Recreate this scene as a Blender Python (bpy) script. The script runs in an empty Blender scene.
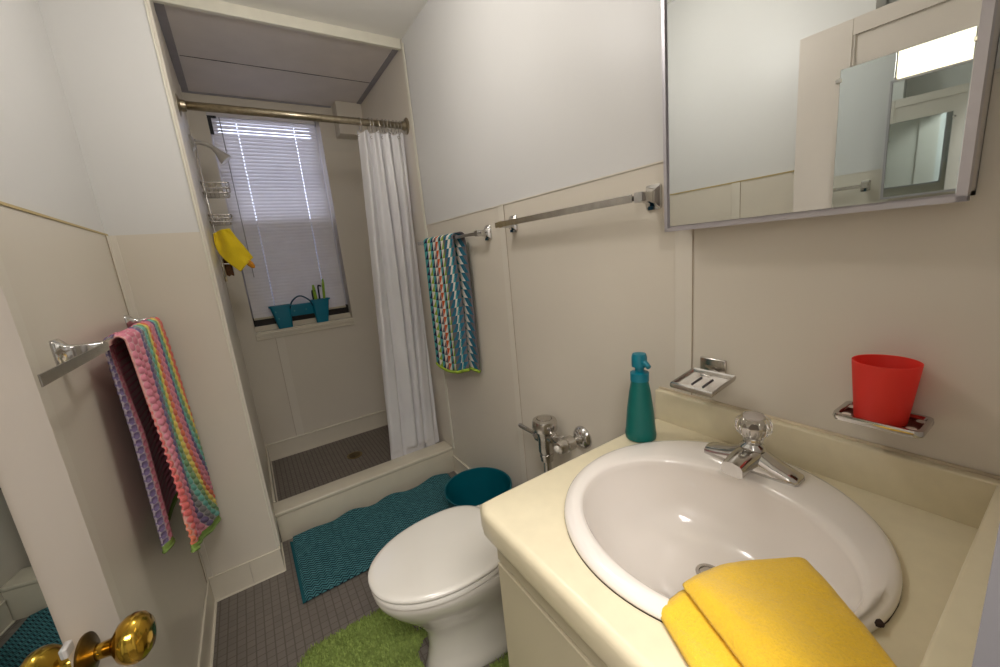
import bpy, bmesh, math, random
from mathutils import Vector, Matrix, noise
from math import sin, cos, pi, tan, radians, sqrt, exp
random.seed(7)
SC = bpy.context.scene
COL = SC.collection
V = Vector

# ------------------------------------------------------------------ helpers
ORG = {}                                   # world origin of every object made
def obj(name, bm, mat=None, parent=None, smooth=None, recalc=True):
    """link a bmesh given in world coordinates as ONE mesh object"""
    if recalc: bmesh.ops.recalc_face_normals(bm, faces=bm.faces[:])
    me = bpy.data.meshes.new(name)
    if parent is not None:
        org = ORG[parent.name]
    else:
        xs = [v.co.x for v in bm.verts]; ys = [v.co.y for v in bm.verts]; zs = [v.co.z for v in bm.verts]
        org = V(((min(xs)+max(xs))/2, (min(ys)+max(ys))/2, min(zs)))
    for v in bm.verts: v.co -= org
    bm.to_mesh(me); bm.free()
    if mat:
        for m in (mat if isinstance(mat, (list, tuple)) else [mat]): me.materials.append(m)
    o = bpy.data.objects.new(name, me); COL.objects.link(o)
    if smooth is not None:
        me.polygons.foreach_set('use_smooth', [True]*len(me.polygons))
        if smooth < 180:
            me.set_sharp_from_angle(angle=radians(smooth))
    if parent is not None:
        o.parent = parent
    else:
        o.location = org
    ORG[o.name] = org.copy()
    return o
def thing(name, label, cat, loc, group=None):
    o = bpy.data.objects.new(name, None); COL.objects.link(o)
    o.empty_display_size = .05
    o.location = loc; ORG[o.name] = V(loc)
    o['label'] = label; o['category'] = cat
    if group: o['group'] = group
    return o
def tag(o, label, cat, group=None, kind=None):
    o['label'] = label; o['category'] = cat
    if group: o['group'] = group
    if kind: o['kind'] = kind
    return o
def struct(name, bm, mat, parent=None, smooth=None, label=None):
    o = obj(name, bm, mat, parent, smooth)
    if parent is None:
        o['kind'] = 'structure'
        if label: o['label'] = label
    return o
def merge(bm, tmp):
    me = bpy.data.meshes.new('tmp'); tmp.to_mesh(me); tmp.free()
    bm.from_mesh(me); bpy.data.meshes.remove(me)
def B(): return bmesh.new()
def box(bm, x0, x1, y0, y1, z0, z1, bev=0, seg=2, mi=0, M=None):
    t = bmesh.new()
    bmesh.ops.create_cube(t, size=1)
    for v in t.verts:
        v.co = V(((x0+x1)/2+v.co.x*(x1-x0), (y0+y1)/2+v.co.y*(y1-y0), (z0+z1)/2+v.co.z*(z1-z0)))
    if bev: bmesh.ops.bevel(t, geom=t.edges[:], offset=bev, segments=seg, profile=.5, affect='EDGES')
    if M is not None: t.transform(M)
    for f in t.faces: f.material_index = mi
    merge(bm, t); return bm
def loft(bm, rings, closed=True, cap0=False, cap1=False, mi=0):
    R = [[bm.verts.new(p) for p in r] for r in rings]
    n = len(R[0])
    for a, b in zip(R, R[1:]):
        for i in range(n if closed else n-1):
            j = (i+1) % n
            f = bm.faces.new((a[i], a[j], b[j], b[i])); f.material_index = mi
    if cap0: bm.faces.new(R[0][::-1]).material_index = mi
    if cap1: bm.faces.new(R[-1]).material_index = mi
    return R
def frame(d):
    d = d.normalized()
    u = d.cross(V((0, 0, 1)))
    if u.length < 1e-3: u = d.cross(V((1, 0, 0)))
    u.normalize(); return u, d.cross(u).normalized()
def lathe(bm, prof, c, axis=(0, 0, 1), seg=32, cap0=True, cap1=True, mi=0):
    c = V(c); a = V(axis).normalized(); u, w = frame(a)
    rings = [[c+a*z+u*(r*cos(2*pi*i/seg))+w*(r*sin(2*pi*i/seg)) for i in range(seg)] for r, z in prof]
    return loft(bm, rings, True, cap0, cap1, mi)
def tube(bm, pts, r, seg=8, caps=True, closed=False, mi=0):
    pts = [V(p) for p in pts]; n = len(pts)
    rs = r if isinstance(r, (list, tuple)) else [r]*n
    rings = []; pu = None
    for i, p in enumerate(pts):
        if closed: d = pts[(i+1) % n]-pts[i-1]
        else: d = pts[min(i+1, n-1)]-pts[max(i-1, 0)]
        d.normalize()
        if pu is None: u, w = frame(d)
        else:
            u = pu-d*pu.dot(d)
            if u.length < 1e-6: u, _ = frame(d)
            u.normalize(); w = d.cross(u)
        pu = u
        rings.append([p+u*(rs[i]*cos(2*pi*k/seg))+w*(rs[i]*sin(2*pi*k/seg)) for k in range(seg)])
    if closed:
        rings.append(rings[0]); 
        R = [[bm.verts.new(q) for q in rr] for rr in rings[:-1]]
        for i in range(n):
            a, b = R[i], R[(i+1) % n]
            for k in range(seg):
                j = (k+1) % seg
                bm.faces.new((a[k], a[j], b[j], b[k])).material_index = mi
    else: loft(bm, rings, True, caps, caps, mi)
def smoothpts(pts, n=6):
    """Catmull-Rom"""
    P = [V(p) for p in pts]; P = [2*P[0]-P[1]]+P+[2*P[-1]-P[-2]]; out = []
    for i in range(1, len(P)-2):
        a, b, c, d = P[i-1:i+3]
        for k in range(n):
            t = k/n
            out.append(.5*((2*b)+(c-a)*t+(2*a-5*b+4*c-d)*t*t+(-a+3*b-3*c+d)*t**3))
    out.append(P[-2]); return out
def grid(bm, nu, nv, fn, uvname='UVMap', uvfn=None):
    uv = bm.loops.layers.uv.verify()
    G = [[bm.verts.new(fn(i/nu, j/nv)) for j in range(nv+1)] for i in range(nu+1)]
    for i in range(nu):
        for j in range(nv):
            f = bm.faces.new((G[i][j], G[i+1][j], G[i+1][j+1], G[i][j+1]))
            for l, (a, b) in zip(f.loops, ((i, j), (i+1, j), (i+1, j+1), (i, j+1))):
                q = (a/nu, b/nv); l[uv].uv = uvfn(*q) if uvfn else q
    return G
def solid(o, th, off=0):
    m = o.modifiers.new('solid', 'SOLIDIFY'); m.thickness = th; m.offset = off; return m
def nz(x, y, z=0): return noise.noise(V((x, y, z)))

# ------------------------------------------------------------------ materials
def s2l(c): return tuple(((v/255)/12.92 if v/255 <= .04045 else ((v/255+.055)/1.055)**2.4) for v in c)
class N:
    def __init__(s, name):
        s.m = bpy.data.materials.new(name); s.m.use_nodes = True
        s.t = s.m.node_tree; s.n = s.t.nodes; s.p = s.n['Principled BSDF']; s.out = s.n['Material Output']
    def new(s, typ, **kw):
        n = s.n.new(typ)
        for k, v in kw.items():
            if k == 'op': n.operation = v
            elif hasattr(n, k): setattr(n, k, v)
        return n
    def link(s, a, b): s.t.links.new(a, b)
    def val(s, sock, v):
        if hasattr(v, 'links') or hasattr(v, 'is_linked'): s.link(v, sock)
        else: sock.default_value = v
    def math(s, op, a, b=0, c=None):
        n = s.n.new('ShaderNodeMath'); n.operation = op
        s.val(n.inputs[0], a); s.val(n.inputs[1], b)
        if c is not None: s.val(n.inputs[2], c)
        return n.outputs[0]
    def mix(s, f, a, b):
        n = s.n.new('ShaderNodeMix'); n.data_type = 'RGBA'
        s.val(n.inputs[0], f)
        s.val(n.inputs[6], a if hasattr(a, 'is_linked') else (*a, 1)); s.val(n.inputs[7], b if hasattr(b, 'is_linked') else (*b, 1))
        return n.outputs[2]
    def coord(s, kind='Object'):
        return s.n.new('ShaderNodeTexCoord').outputs[kind]
    def noise(s, scale, detail=3, vec=None, rough=.5):
        n = s.n.new('ShaderNodeTexNoise'); n.inputs['Scale'].default_value = scale; n.inputs['Detail'].default_value = detail
        n.inputs['Roughness'].default_value = rough
        s.link(vec if vec is not None else s.coord(), n.inputs['Vector']); return n.outputs['Fac']
    def ramp(s, fac, stops, interp='LINEAR'):
        n = s.n.new('ShaderNodeValToRGB'); r = n.color_ramp; r.interpolation = interp
        while len(r.elements) > 1: r.elements.remove(r.elements[-1])
        r.elements[0].position = stops[0][0]; r.elements[0].color = (*stops[0][1], 1)
        for p, c in stops[1:]:
            e = r.elements.new(p); e.color = (*c, 1)
        s.link(fac, n.inputs[0]); return n.outputs[0]
    def bump(s, h, strength=.2, dist=.002):
        n = s.n.new('ShaderNodeBump'); n.inputs['Strength'].default_value = strength; n.inputs['Distance'].default_value = dist
        s.link(h, n.inputs['Height']); s.link(n.outputs[0], s.p.inputs['Normal'])
def simple(name, rgb, rough=.5, metal=0, var=.06, vscale=6, bump=0, bscale=120, spec=.5, sss=0, coat=0):
    k = N(name); c = s2l(rgb)
    f = k.noise(vscale, 4)
    lo = tuple(max(0, v*(1-var)) for v in c); hi = tuple(min(1, v*(1+var)) for v in c)
    k.link(k.ramp(f, [(.3, lo), (.7, hi)]), k.p.inputs['Base Color'])
    k.p.inputs['Roughness'].default_value = rough; k.p.inputs['Metallic'].default_value = metal
    k.p.inputs['Specular IOR Level'].default_value = spec
    if coat: k.p.inputs['Coat Weight'].default_value = coat; k.p.inputs['Coat Roughness'].default_value = .08
    if sss: k.p.inputs['Subsurface Weight'].default_value = sss; k.p.inputs['Subsurface Radius'].default_value = (.01, .01, .01)
    if bump: k.bump(k.noise(bscale, 3), bump)
    return k.m
M = {}
M['white_wall'] = simple('white_plaster_paint', (214, 213, 210), .42, var=.02, vscale=2, bump=.25, bscale=14)
M['wainscot'] = simple('beige_wall_board', (214, 206, 191), .32, var=.025, vscale=2.5, bump=.06, bscale=25)
M['wainscot_seam'] = simple('beige_batten', (218, 211, 197), .35, var=.02)
M['tile_trim'] = simple('glazed_cream_trim', (214, 206, 188), .25, var=.03)
M['ceiling'] = simple('ceiling_paint', (238, 236, 229), .7, var=.02, vscale=2, bump=.2, bscale=20)
M['shower_ceiling'] = simple('shower_ceiling_board', (222, 214, 208), .55, var=.05, vscale=5)
M['trim_paint'] = simple('white_gloss_trim', (226, 222, 206), .35, var=.04, vscale=14)
M['grey_caulk'] = simple('grey_caulk', (152, 148, 152), .6, var=.06, vscale=20)
M['dark_gap'] = simple('dark_gap', (60, 48, 38), .8, var=.4, vscale=60)
M['caulk_brown'] = simple('dirty_caulk', (214, 198, 170), .6, var=.15, vscale=30)
M['door_paint'] = simple('door_paint', (214, 205, 196), .4, var=.03, vscale=3, bump=.1, bscale=30)
M['chrome'] = simple('chrome', (205, 203, 200), .12, 1, var=.05, vscale=30)
M['chrome_dull'] = simple('dull_chrome', (200, 196, 190), .22, 1, var=.1, vscale=40)
M['brushed_rod'] = simple('aged_rod_metal', (168, 157, 136), .3, 1, var=.15, vscale=60)
M['brass'] = simple('polished_brass', (196, 158, 62), .14, 1, var=.15, vscale=30)
M['brass_dark'] = simple('tarnished_brass', (110, 88, 46), .35, 1, var=.3, vscale=60)
M['porcelain'] = simple('porcelain', (236, 229, 221), .13, var=.01, coat=.4)
M['toilet_white'] = simple('toilet_ceramic', (222, 217, 206), .12, var=.01, coat=.5)
M['seat_plastic'] = simple('toilet_seat_plastic', (228, 224, 214), .18, var=.01, coat=.3)
M['counter'] = simple('cream_countertop', (224, 213, 182), .3, var=.025, vscale=40, bump=.05, bscale=300)
M['vanity'] = simple('cream_vanity_paint', (204, 194, 166), .42, var=.02, vscale=5)
M['teal_plastic'] = simple('teal_plastic', (0, 84, 96), .35, var=.04)
M['teal_pump'] = simple('teal_pump_plastic', (0, 112, 130), .35, var=.03)
M['tote_blue'] = simple('blue_teal_tote_plastic', (0, 118, 146), .3, var=.05)
M['lime_plastic'] = simple('lime_brush_plastic', (140, 178, 40), .4, var=.05)
M['black_plastic'] = simple('black_plastic', (18, 20, 28), .4, var=.2)
M['black_frame'] = simple('dark_window_frame', (26, 20, 18), .5, var=.3, vscale=30)
M['window_paint'] = simple('window_paint', (206, 202, 204), .5, var=.03)
M['curtain'] = None
M['aluminium'] = simple('cabinet_frame_metal', (188, 184, 188), .35, .6, var=.03)
M['cab_body'] = simple('cabinet_body_paint', (196, 188, 180), .4, var=.03)
M['wire'] = simple('wire_chrome', (215, 210, 205), .25, .8, var=.1)
M['wood'] = simple('brush_wood', (196, 178, 140), .5, var=.08, vscale=20)
M['bristle'] = simple('brown_bristle', (96, 62, 34), .8, var=.3, vscale=200)
M['orange_plastic'] = simple('orange_loofah', (212, 140, 20), .6, var=.15, vscale=80)
M['drain_metal'] = simple('drain_metal', (92, 78, 46), .4, .8, var=.3, vscale=80)
M['rust'] = simple('rust_chip', (38, 20, 12), .8, var=.4, vscale=200)
M['clear_clip'] = simple('cloudy_clip_plastic', (170, 165, 160), .3, var=.05)
M['green_binding'] = simple('green_towel_binding', (130, 158, 80), .9, var=.08, vscale=60, bump=.6, bscale=900)
M['lime_binding'] = simple('lime_towel_binding', (158, 186, 62), .9, var=.08, vscale=60, bump=.6, bscale=900)
M['dark_metal'] = simple('dark_sheet_metal', (90, 86, 88), .5, .5, var=.1)  # dark metal of the soap dish slots

M['shower_chrome'] = simple('satin_shower_chrome', (222, 220, 216), .28, .75, var=.04, vscale=20)
def mirror_mat(name, col=(.84, .87, .86)):
    k = N(name); k.p.inputs['Metallic'].default_value = 1; k.p.inputs['Roughness'].default_value = .006
    f = k.noise(3, 2); k.link(k.ramp(f, [(.3, tuple(v*.985 for v in col)), (.7, col)]), k.p.inputs['Base Color']); return k.m
M['mirror'] = mirror_mat('mirror_glass'); M['mirror_old'] = mirror_mat('old_mirror_glass', (.70, .75, .75))

def tile_mat(name, pitch, rgb, grout, offx=0, offy=0, var=.09, bumpd=.0012):
    k = N(name); co = k.coord()
    sp = k.new('ShaderNodeSeparateXYZ'); k.link(co, sp.inputs[0])
    w = .075
    ms = []; idx = []
    for s, o in ((0, offx), (1, offy)):
        q = k.math('DIVIDE', k.math('ADD', sp.outputs[s], 10*pitch+o), pitch)
        fr = k.math('FRACT', q); idx.append(k.math('FLOOR', q))
        d = k.math('ABSOLUTE', k.math('SUBTRACT', fr, .5))
        ms.append(k.math('GREATER_THAN', d, .5-w if s == 0 else .5-w*.75))
    g = k.math('MAXIMUM', ms[0], ms[1])
    cmb = k.new('ShaderNodeCombineXYZ'); k.link(idx[0], cmb.inputs[0]); k.link(idx[1], cmb.inputs[1])
    wn = k.new('ShaderNodeTexWhiteNoise'); k.link(cmb.outputs[0], wn.inputs['Vector'])
    c = s2l(rgb)
    tc = k.ramp(wn.outputs['Value'], [(0, tuple(v*(1-var) for v in c)), (1, tuple(v*(1+var) for v in c))])
    f = k.noise(9, 4)
    tc = k.mix(f, tc, k.mix(.5, tc, c))
    k.link(k.mix(g, tc, s2l(grout)), k.p.inputs['Base Color'])
    k.p.inputs['Roughness'].default_value = .45
    k.bump(k.math('SUBTRACT', 1, g), .5, bumpd); return k.m
M['floor_tile'] = tile_mat('grey_mosaic_floor', .031, (114, 107, 99), (92, 84, 76))
M['shower_tile'] = tile_mat('grey_mosaic_shower', .0262, (118, 109, 100), (78, 68, 60), var=.10)

def curtain_mat():
    k = N('white_vinyl_curtain'); k.p.inputs['Base Color'].default_value = (*s2l((240, 238, 238)), 1)
    f = k.noise(5, 3); k.link(k.ramp(f, [(.3, s2l((236, 234, 236))), (.7, s2l((244, 243, 243)))]), k.p.inputs['Base Color'])
    k.p.inputs['Roughness'].default_value = .35
    tr = k.new('ShaderNodeBsdfTranslucent'); tr.inputs['Color'].default_value = (.8, .79, .8, 1)
    mx = k.new('ShaderNodeMixShader'); mx.inputs[0].default_value = .25
    k.link(k.p.outputs[0], mx.inputs[1]); k.link(tr.outputs[0], mx.inputs[2]); k.link(mx.outputs[0], k.out.inputs['Surface'])
    return k.m
M['curtain'] = curtain_mat()
def blind_mat():
    k = N('vinyl_blind_slat')
    f = k.noise(8, 3); k.link(k.ramp(f, [(.3, s2l((224, 218, 216))), (.7, s2l((232, 228, 226)))]), k.p.inputs['Base Color'])
    k.p.inputs['Roughness'].default_value = .45
    tr = k.new('ShaderNodeBsdfTranslucent'); tr.inputs['Color'].default_value = (.75, .74, .78, 1)
    mx = k.new('ShaderNodeMixShader'); mx.inputs[0].default_value = .16
    k.link(k.p.outputs[0], mx.inputs[1]); k.link(tr.outputs[0], mx.inputs[2]); k.link(mx.outputs[0], k.out.inputs['Surface'])
    return k.m
M['blind'] = blind_mat()
def pane_mat(name, tint=(.9, .93, 1.0)):
    k = N(name); tp = k.new('ShaderNodeBsdfTransparent'); tp.inputs[0].default_value = (*tint, 1)
    gl = k.new('ShaderNodeBsdfGlossy'); gl.inputs['Roughness'].default_value = .02
    fr = k.new('ShaderNodeFresnel'); mx = k.new('ShaderNodeMixShader')
    k.link(fr.outputs[0], mx.inputs[0]); k.link(tp.outputs[0], mx.inputs[1]); k.link(gl.outputs[0], mx.inputs[2])
    k.link(mx.outputs[0], k.out.inputs['Surface']); return k.m
M['pane'] = pane_mat('window_glass'); M['screen'] = pane_mat('insect_screen', (.35, .36, .4))
def acrylic():
    k = N('clear_acrylic'); k.p.inputs['Transmission Weight'].default_value = 1; k.p.inputs['IOR'].default_value = 1.45
    k.p.inputs['Roughness'].default_value = .04
    f = k.noise(20, 2); k.link(k.ramp(f, [(.3, (.95, .93, .9)), (.7, (1, .99, .97))]), k.p.inputs['Base Color']); return k.m
M['acrylic'] = acrylic()
def red_cup():
    k = N('red_frosted_plastic')
    co = k.coord(); sp = k.new('ShaderNodeSeparateXYZ'); k.link(co, sp.inputs[0])
    rib = k.math('SINE', k.math('MULTIPLY', sp.outputs[2], 2*pi/.0022))
    f = k.noise(12, 2); k.link(k.ramp(f, [(.3, s2l((244, 84, 72))), (.7, s2l((248, 94, 82)))]), k.p.inputs['Base Color'])
    k.p.inputs['Roughness'].default_value = .4
    k.bump(rib, .15, .0006)
    tr = k.new('ShaderNodeBsdfTranslucent'); tr.inputs['Color'].default_value = (*s2l((255, 96, 84)), 1)
    mx = k.new('ShaderNodeMixShader'); mx.inputs[0].default_value = .55
    k.link(k.p.outputs[0], mx.inputs[1]); k.link(tr.outputs[0], mx.inputs[2]); k.link(mx.outputs[0], k.out.inputs['Surface'])
    return k.m
M['red_cup'] = red_cup()
def lamp_mat(name, col, st):
    k = N(name); k.p.inputs['Emission Color'].default_value = (*col, 1); k.p.inputs['Emission Strength'].default_value = st
    k.p.inputs['Base Color'].default_value = (.9, .85, .75, 1)
    f = k.noise(6, 2); k.link(k.ramp(f, [(.3, tuple(v*.92 for v in col)), (.7, col)]), k.p.inputs['Emission Color']); return k.m
M['lamp'] = lamp_mat('lit_diffuser', (1, .86, .58), 2.0)
M['fill_globe'] = lamp_mat('lit_fill_globe_glass', (1, .955, .92), 25)  # glowing glass of the added, unseen ceiling globe
def cloth_yellow(name, rgb):
    k = N(name); f = k.noise(300, 4, rough=.7); g = k.noise(14, 3)
    c = s2l(rgb); fm = k.math('ADD', k.math('MULTIPLY', f, .7), k.math('MULTIPLY', g, .3))
    k.link(k.ramp(fm, [(.3, tuple(v*.88 for v in c)), (.7, tuple(min(1, v*1.06) for v in c))]), k.p.inputs['Base Color'])
    k.p.inputs['Roughness'].default_value = .95; k.p.inputs['Specular IOR Level'].default_value = .1
    k.p.inputs['Sheen Weight'].default_value = .3
    k.bump(f, .8, .0028); return k.m
M['yellow_terry'] = cloth_yellow('yellow_terry', (252, 204, 58)); M['yellow_cloth'] = cloth_yellow('yellow_cloth', (246, 214, 44))
def rug_mat():
    k = N('green_shag'); f = k.noise(90, 3); c = s2l((150, 168, 92))
    k.link(k.ramp(f, [(.3, tuple(v*.8 for v in c)), (.7, tuple(v*1.2 for v in c))]), k.p.inputs['Base Color'])
    k.p.inputs['Roughness'].default_value = .95; k.p.inputs['Specular IOR Level'].default_value = .1; return k.m
M['rug'] = rug_mat()
def mat_chevron():
    k = N('teal_chevron_weave'); uv = k.coord('UV'); sp = k.new('ShaderNodeSeparateXYZ'); k.link(uv, sp.inputs[0])
    u, v = sp.outputs[0], sp.outputs[1]               # metres
    zig = k.math('PINGPONG', u, .0145)
    q = k.math('FRACT', k.math('DIVIDE', k.math('ADD', v, zig), .0165))
    dark = k.math('GREATER_THAN', q, .52)
    n1 = k.noise(260, 2); dark2 = k.math('MULTIPLY', dark, k.math('GREATER_THAN', n1, .36))
    n2 = k.noise(50, 3)
    teal = k.ramp(n2, [(.3, s2l((62, 112, 118))), (.7, s2l((84, 138, 143)))])
    edge = k.math('LESS_THAN', u, .014)
    c = k.mix(dark2, teal, s2l((30, 44, 52)))
    k.link(k.mix(edge, c, s2l((34, 84, 92))), k.p.inputs['Base Color'])
    k.p.inputs['Roughness'].default_value = .95; k.p.inputs['Specular IOR Level'].default_value = .1
    k.bump(k.math('ADD', q, n1), .6, .003); return k.m
M['chevron'] = mat_chevron()

def col_ramp(k, fac, cols, n):
    return k.ramp(fac, [(i/n, s2l(c)) for i, c in enumerate(cols)], 'CONSTANT')
# bobble towel: columns of coloured dots
PK, PK2, PU, GY, TE, GR, YE, OR, RD = (214, 112, 138), (204, 96, 124), (84, 58, 122), (112, 112, 116), (82, 178, 164), (104, 156, 92), (228, 206, 66), (226, 98, 42), (220, 74, 72)
DOTS = [OR, RD, PK, PK2, PK, PU, GY, TE, GR, YE, OR, PK, PK, PU, TE, GR, YE, OR, RD, PU]
NC = len(DOTS); NR = 30
def dots_mat():
    k = N('bobble_towel_stripes'); uv = k.coord('UV'); sp = k.new('ShaderNodeSeparateXYZ'); k.link(uv, sp.inputs[0])
    u, v = sp.outputs[0], sp.outputs[1]               # u in columns, v in rows
    c = col_ramp(k, k.math('DIVIDE', k.math('ADD', u, .0005), NC), DOTS, NC)
    fu = k.math('SUBTRACT', k.math('FRACT', u), .5)
    odd = k.math('MULTIPLY', k.math('FLOORED_MODULO', k.math('FLOOR', u), 2), .5)
    fv = k.math('SUBTRACT', k.math('FRACT', k.math('ADD', v, odd)), .5)
    d = k.math('SQRT', k.math('ADD', k.math('MULTIPLY', fu, fu), k.math('MULTIPLY', fv, fv)))
    m = k.math('LESS_THAN', d, .47)
    n1 = k.noise(400, 3)
    c2 = k.mix(k.math('MULTIPLY', n1, .25), c, s2l((255, 250, 245)))
    pale = k.mix(.45, c, s2l((232, 224, 216)))
    band = k.math('GREATER_THAN', v, NR-.75)
    k.link(k.mix(band, k.mix(m, pale, c2), s2l((134, 162, 84))), k.p.inputs['Base Color'])
    k.p.inputs['Roughness'].default_value = .95; k.p.inputs['Specular IOR Level'].default_value = .1
    k.bump(n1, .5, .002); return k.m
M['dots'] = dots_mat()
# triangle towel
NA, TQ, WH, LI, GB, TL, DK, OG = (12, 34, 78), (70, 166, 168), (238, 232, 220), (156, 186, 60), (104, 98, 102), (0, 102, 128), (48, 42, 50), (214, 92, 34)
TA = [TQ, WH, TQ, WH, OG, TQ, WH, GB, TL, WH, TL]
TB = [NA, LI, NA, GB, WH, DK, LI, TL, WH, TQ, GB]
def tri_mat():
    k = N('triangle_towel_print'); uv = k.coord('UV'); sp = k.new('ShaderNodeSeparateXYZ'); k.link(uv, sp.inputs[0])
    u, v = sp.outputs[0], sp.outputs[1]; n = len(TA)
    f = k.math('DIVIDE', k.math('ADD', u, .0005), n)
    a = col_ramp(k, f, TA, n); b = col_ramp(k, f, TB, n)
    fu = k.math('FRACT', u); fv = k.math('FRACT', v)
    # triangles with a slightly bowed edge
    m = k.math('GREATER_THAN', fv, k.math('SUBTRACT', 1, k.math('POWER', fu, 1.2)))
    n1 = k.noise(400, 3)
    c = k.mix(m, a, b)
    k.link(k.mix(k.math('MULTIPLY', n1, .05), c, s2l((250, 250, 250))), k.p.inputs['Base Color'])
    k.p.inputs['Roughness'].default_value = .95; k.p.inputs['Specular IOR Level'].default_value = .1
    k.bump(n1, .5, .002); return k.m
M['tri'] = tri_mat()

# ------------------------------------------------------------------ room numbers (metres, camera above x=0, y=0)
XR, XL = .9256, -.366
YP, YC, YCB, YB = 1.940, 2.161, 2.285, 3.1225     # pier face, curb front/back, window wall
XS = -.088                                        # shower side of the pier
ZC, ZSC, ZW = 2.497, 2.468, 1.549
YN = .014                                         # near wall behind the vanity's end
WX0, WX1, WZ0, WZ1 = .008, .652, .966, 2.40      # window opening

# ------------------------------------------------------------------ shell
b = B(); box(b, -1.0, 1.0, -2.6, YC+.02, -.1, 0); o = struct('floor', b, M['floor_tile']); 
b = B(); box(b, XS, XR, YC+.02, YB, -.1, .05); struct('floor', b, M['shower_tile'], label='shower pan floor of small grey tiles')
b = B(); box(b, -1.0, 1.05, -.12, YC+.03, ZC, ZC+.1); struct('ceiling', b, M['ceiling'])
b = B(); box(b, XS-.02, XR+.02, YC+.018, YB+.02, ZSC, ZSC+.12); struct('ceiling', b, M['shower_ceiling'], label='shower ceiling of two boards')
# right wall: plaster above, board below
b = B()
box(b, XR+.004, XR+.12, YN-.12, YC, 0, ZC, mi=0)
box(b, XR, XR+.0045, YN-.02, YC, 0, ZW, mi=1)
box(b, XR, XR+.12, YC, YB+.3, 0, ZC+.05, mi=1)
struct('wall_right', b, [M['white_wall'], M['wainscot']])
# left wall
b = B()
box(b, XL-.12, XL-.004, .62, YP+.05, 0, ZC, mi=0)
box(b, XL-.0045, XL, .62, YP+.01, 0, ZW+.004, mi=1)
box(b, -.72, -.60, -.12, .62, 0, ZC, mi=0)
box(b, -.62, XL-.1, .62, .74, 0, ZC, mi=0)
struct('wall_left', b, [M['white_wall'], M['wainscot']])
# pier between room and shower
b = B()
box(b, XL-.1, -.0985, YP+.004, YC+.05, 0, ZC, mi=0)
box(b, XL-.01, -.0975, YP, YP+.006, 0, ZW+.001, mi=1)
box(b, XL-.1, XS, YC+.02, YB+.1, 0, ZC, mi=1)
struct('wall_pier', b, [M['white_wall'], M['wainscot']])
# back wall with window hole
b = B()
yb1 = YB+.30
box(b, XS-.2, WX0, YB, yb1, 0, ZC); box(b, WX1, XR+.05, YB, yb1, 0, ZC)
box(b, WX0, WX1, YB, yb1, 0, WZ0-.006); box(b, WX0, WX1, YB, yb1, WZ1, ZC)
struct('wall_back', b, M['wainscot'])
# near wall: behind the vanity's end, with the door opening left of it
b = B(); box(b, .325, XR+.1, YN-.13, YN, 0, ZC); box(b, -.72, .325, YN-.13, YN-.005, 2.06, ZC)
struct('wall_front', b, M['white_wall'])
b = B(); box(b, .3215, .3255, YN-.13, YN+.0005, 0, 2.06); trim_jamb = struct('trim_jamb', b, simple('unlit_jamb_grey_paint', (126, 124, 127), .45))  # grey paint, with the shade of the unlit jamb put into its colour
# hall behind the camera
b = B(); box(b, -1.0, -.9, -2.6, -.12, 0, ZC); struct('wall_hall', b, M['white_wall'])
b = B(); box(b, .9, 1.0, -2.6, -.12, 0, ZC); struct('wall_hall', b, M['white_wall'])
b = B(); box(b, -1.0, 1.0, -2.7, -2.6, 0, ZC); struct('wall_hall', b, M['white_wall'])
b = B(); box(b, -1.0, 1.0, -2.6, -.12, ZC, ZC+.1); struct('ceiling', b, M['ceiling'])
b = B(); box(b, -.9, -.70, -.13, -.02, 0, ZC); struct('wall_hall', b, M['white_wall'])

TN = [0]
def trim(bm, mat, smooth=None, label=None):
    TN[0] += 1; return struct('trim_%d' % TN[0], bm, mat, None, smooth, label)
# battens over board joints
M['joint'] = simple('painted_joint_brown', (168, 150, 128), .7, var=.2, vscale=30)  # thin brownish painted joint line along one batten edge
def batten(*a):
    b = B(); box(b, *a, bev=.0008, seg=1); trim(b, M['wainscot_seam'])
    x0, x1, y0, y1, z0, z1 = a
    b = B()
    if x1-x0 < .01 and y1-y0 > .02: box(b, x0+.0012, x1-.0012, y0-.002, y0+.001, z0, z1)
    elif y1-y0 < .01 and x1-x0 > .02: box(b, x0-.002, x0+.001, y0+.0012, y1-.0012, z0, z1)
    if len(b.verts): trim(b, M['joint'])
    else: b.free()
batten(XR-.0035, XR, 1.3477, 1.386, .12, ZW); batten(XR-.0035, XR, .5545, .600, .95, ZW)
batten(XL, XL+.0035, 1.082, 1.122, .12, ZW); batten(XL, XL+.004, YP-.030, YP, .12, ZW); batten(XL, XL+.022, YP-.004, YP, .12, ZW)
batten(.118, .168, YB-.0035, YB, .18, .935)
batten(.10, .150, YB-.003, YB, 2.40, 2.4)if False else None
# wainscot top line (left wall has a visible yellowed lip)
b = B(); box(b, XL-.001, XL+.003, .62, YP, ZW, ZW+.006); trim(b, simple('yellowed_lip', (190, 170, 120), .5, var=.1))
b = B(); box(b, XR-.003, XR+.001, YN, YC, ZW-.0005, ZW+.0035); trim(b, M['wainscot_seam'])
# ceiling beam trim across the shower opening
b = B(); box(b, XS-.01, XR-.004, YC, YC+.022, ZSC-.018, ZC, bev=.002); trim(b, M['trim_paint'], label='thick white painted trim across the shower ceiling opening')
# grey corner strips of the shower ceiling and the open board joint
def strip(*a, m='grey_caulk'):
    b = B(); box(b, *a); trim(b, M[m])
strip(XS, XS+.035, YC+.02, YB, ZSC-.004, ZSC); strip(XR-.03, XR, YC+.02, YB, ZSC-.004, ZSC)
strip(XS, .745, YB-.012, YB, ZSC-.008, ZSC); strip(XS, XR, YC+.02, YC+.034, ZSC-.004, ZSC)
b = B()
x = XS+.04
while x < XR-.03:
    w = random.uniform(.01, .05); d = .0015+.0015*random.random()
    box(b, x, x+w, 2.655-d, 2.655+d, ZSC-.0012, ZSC+.001); x += w
trim(b, M['dark_gap'], label='open dark joint between the shower ceiling boards')
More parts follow.
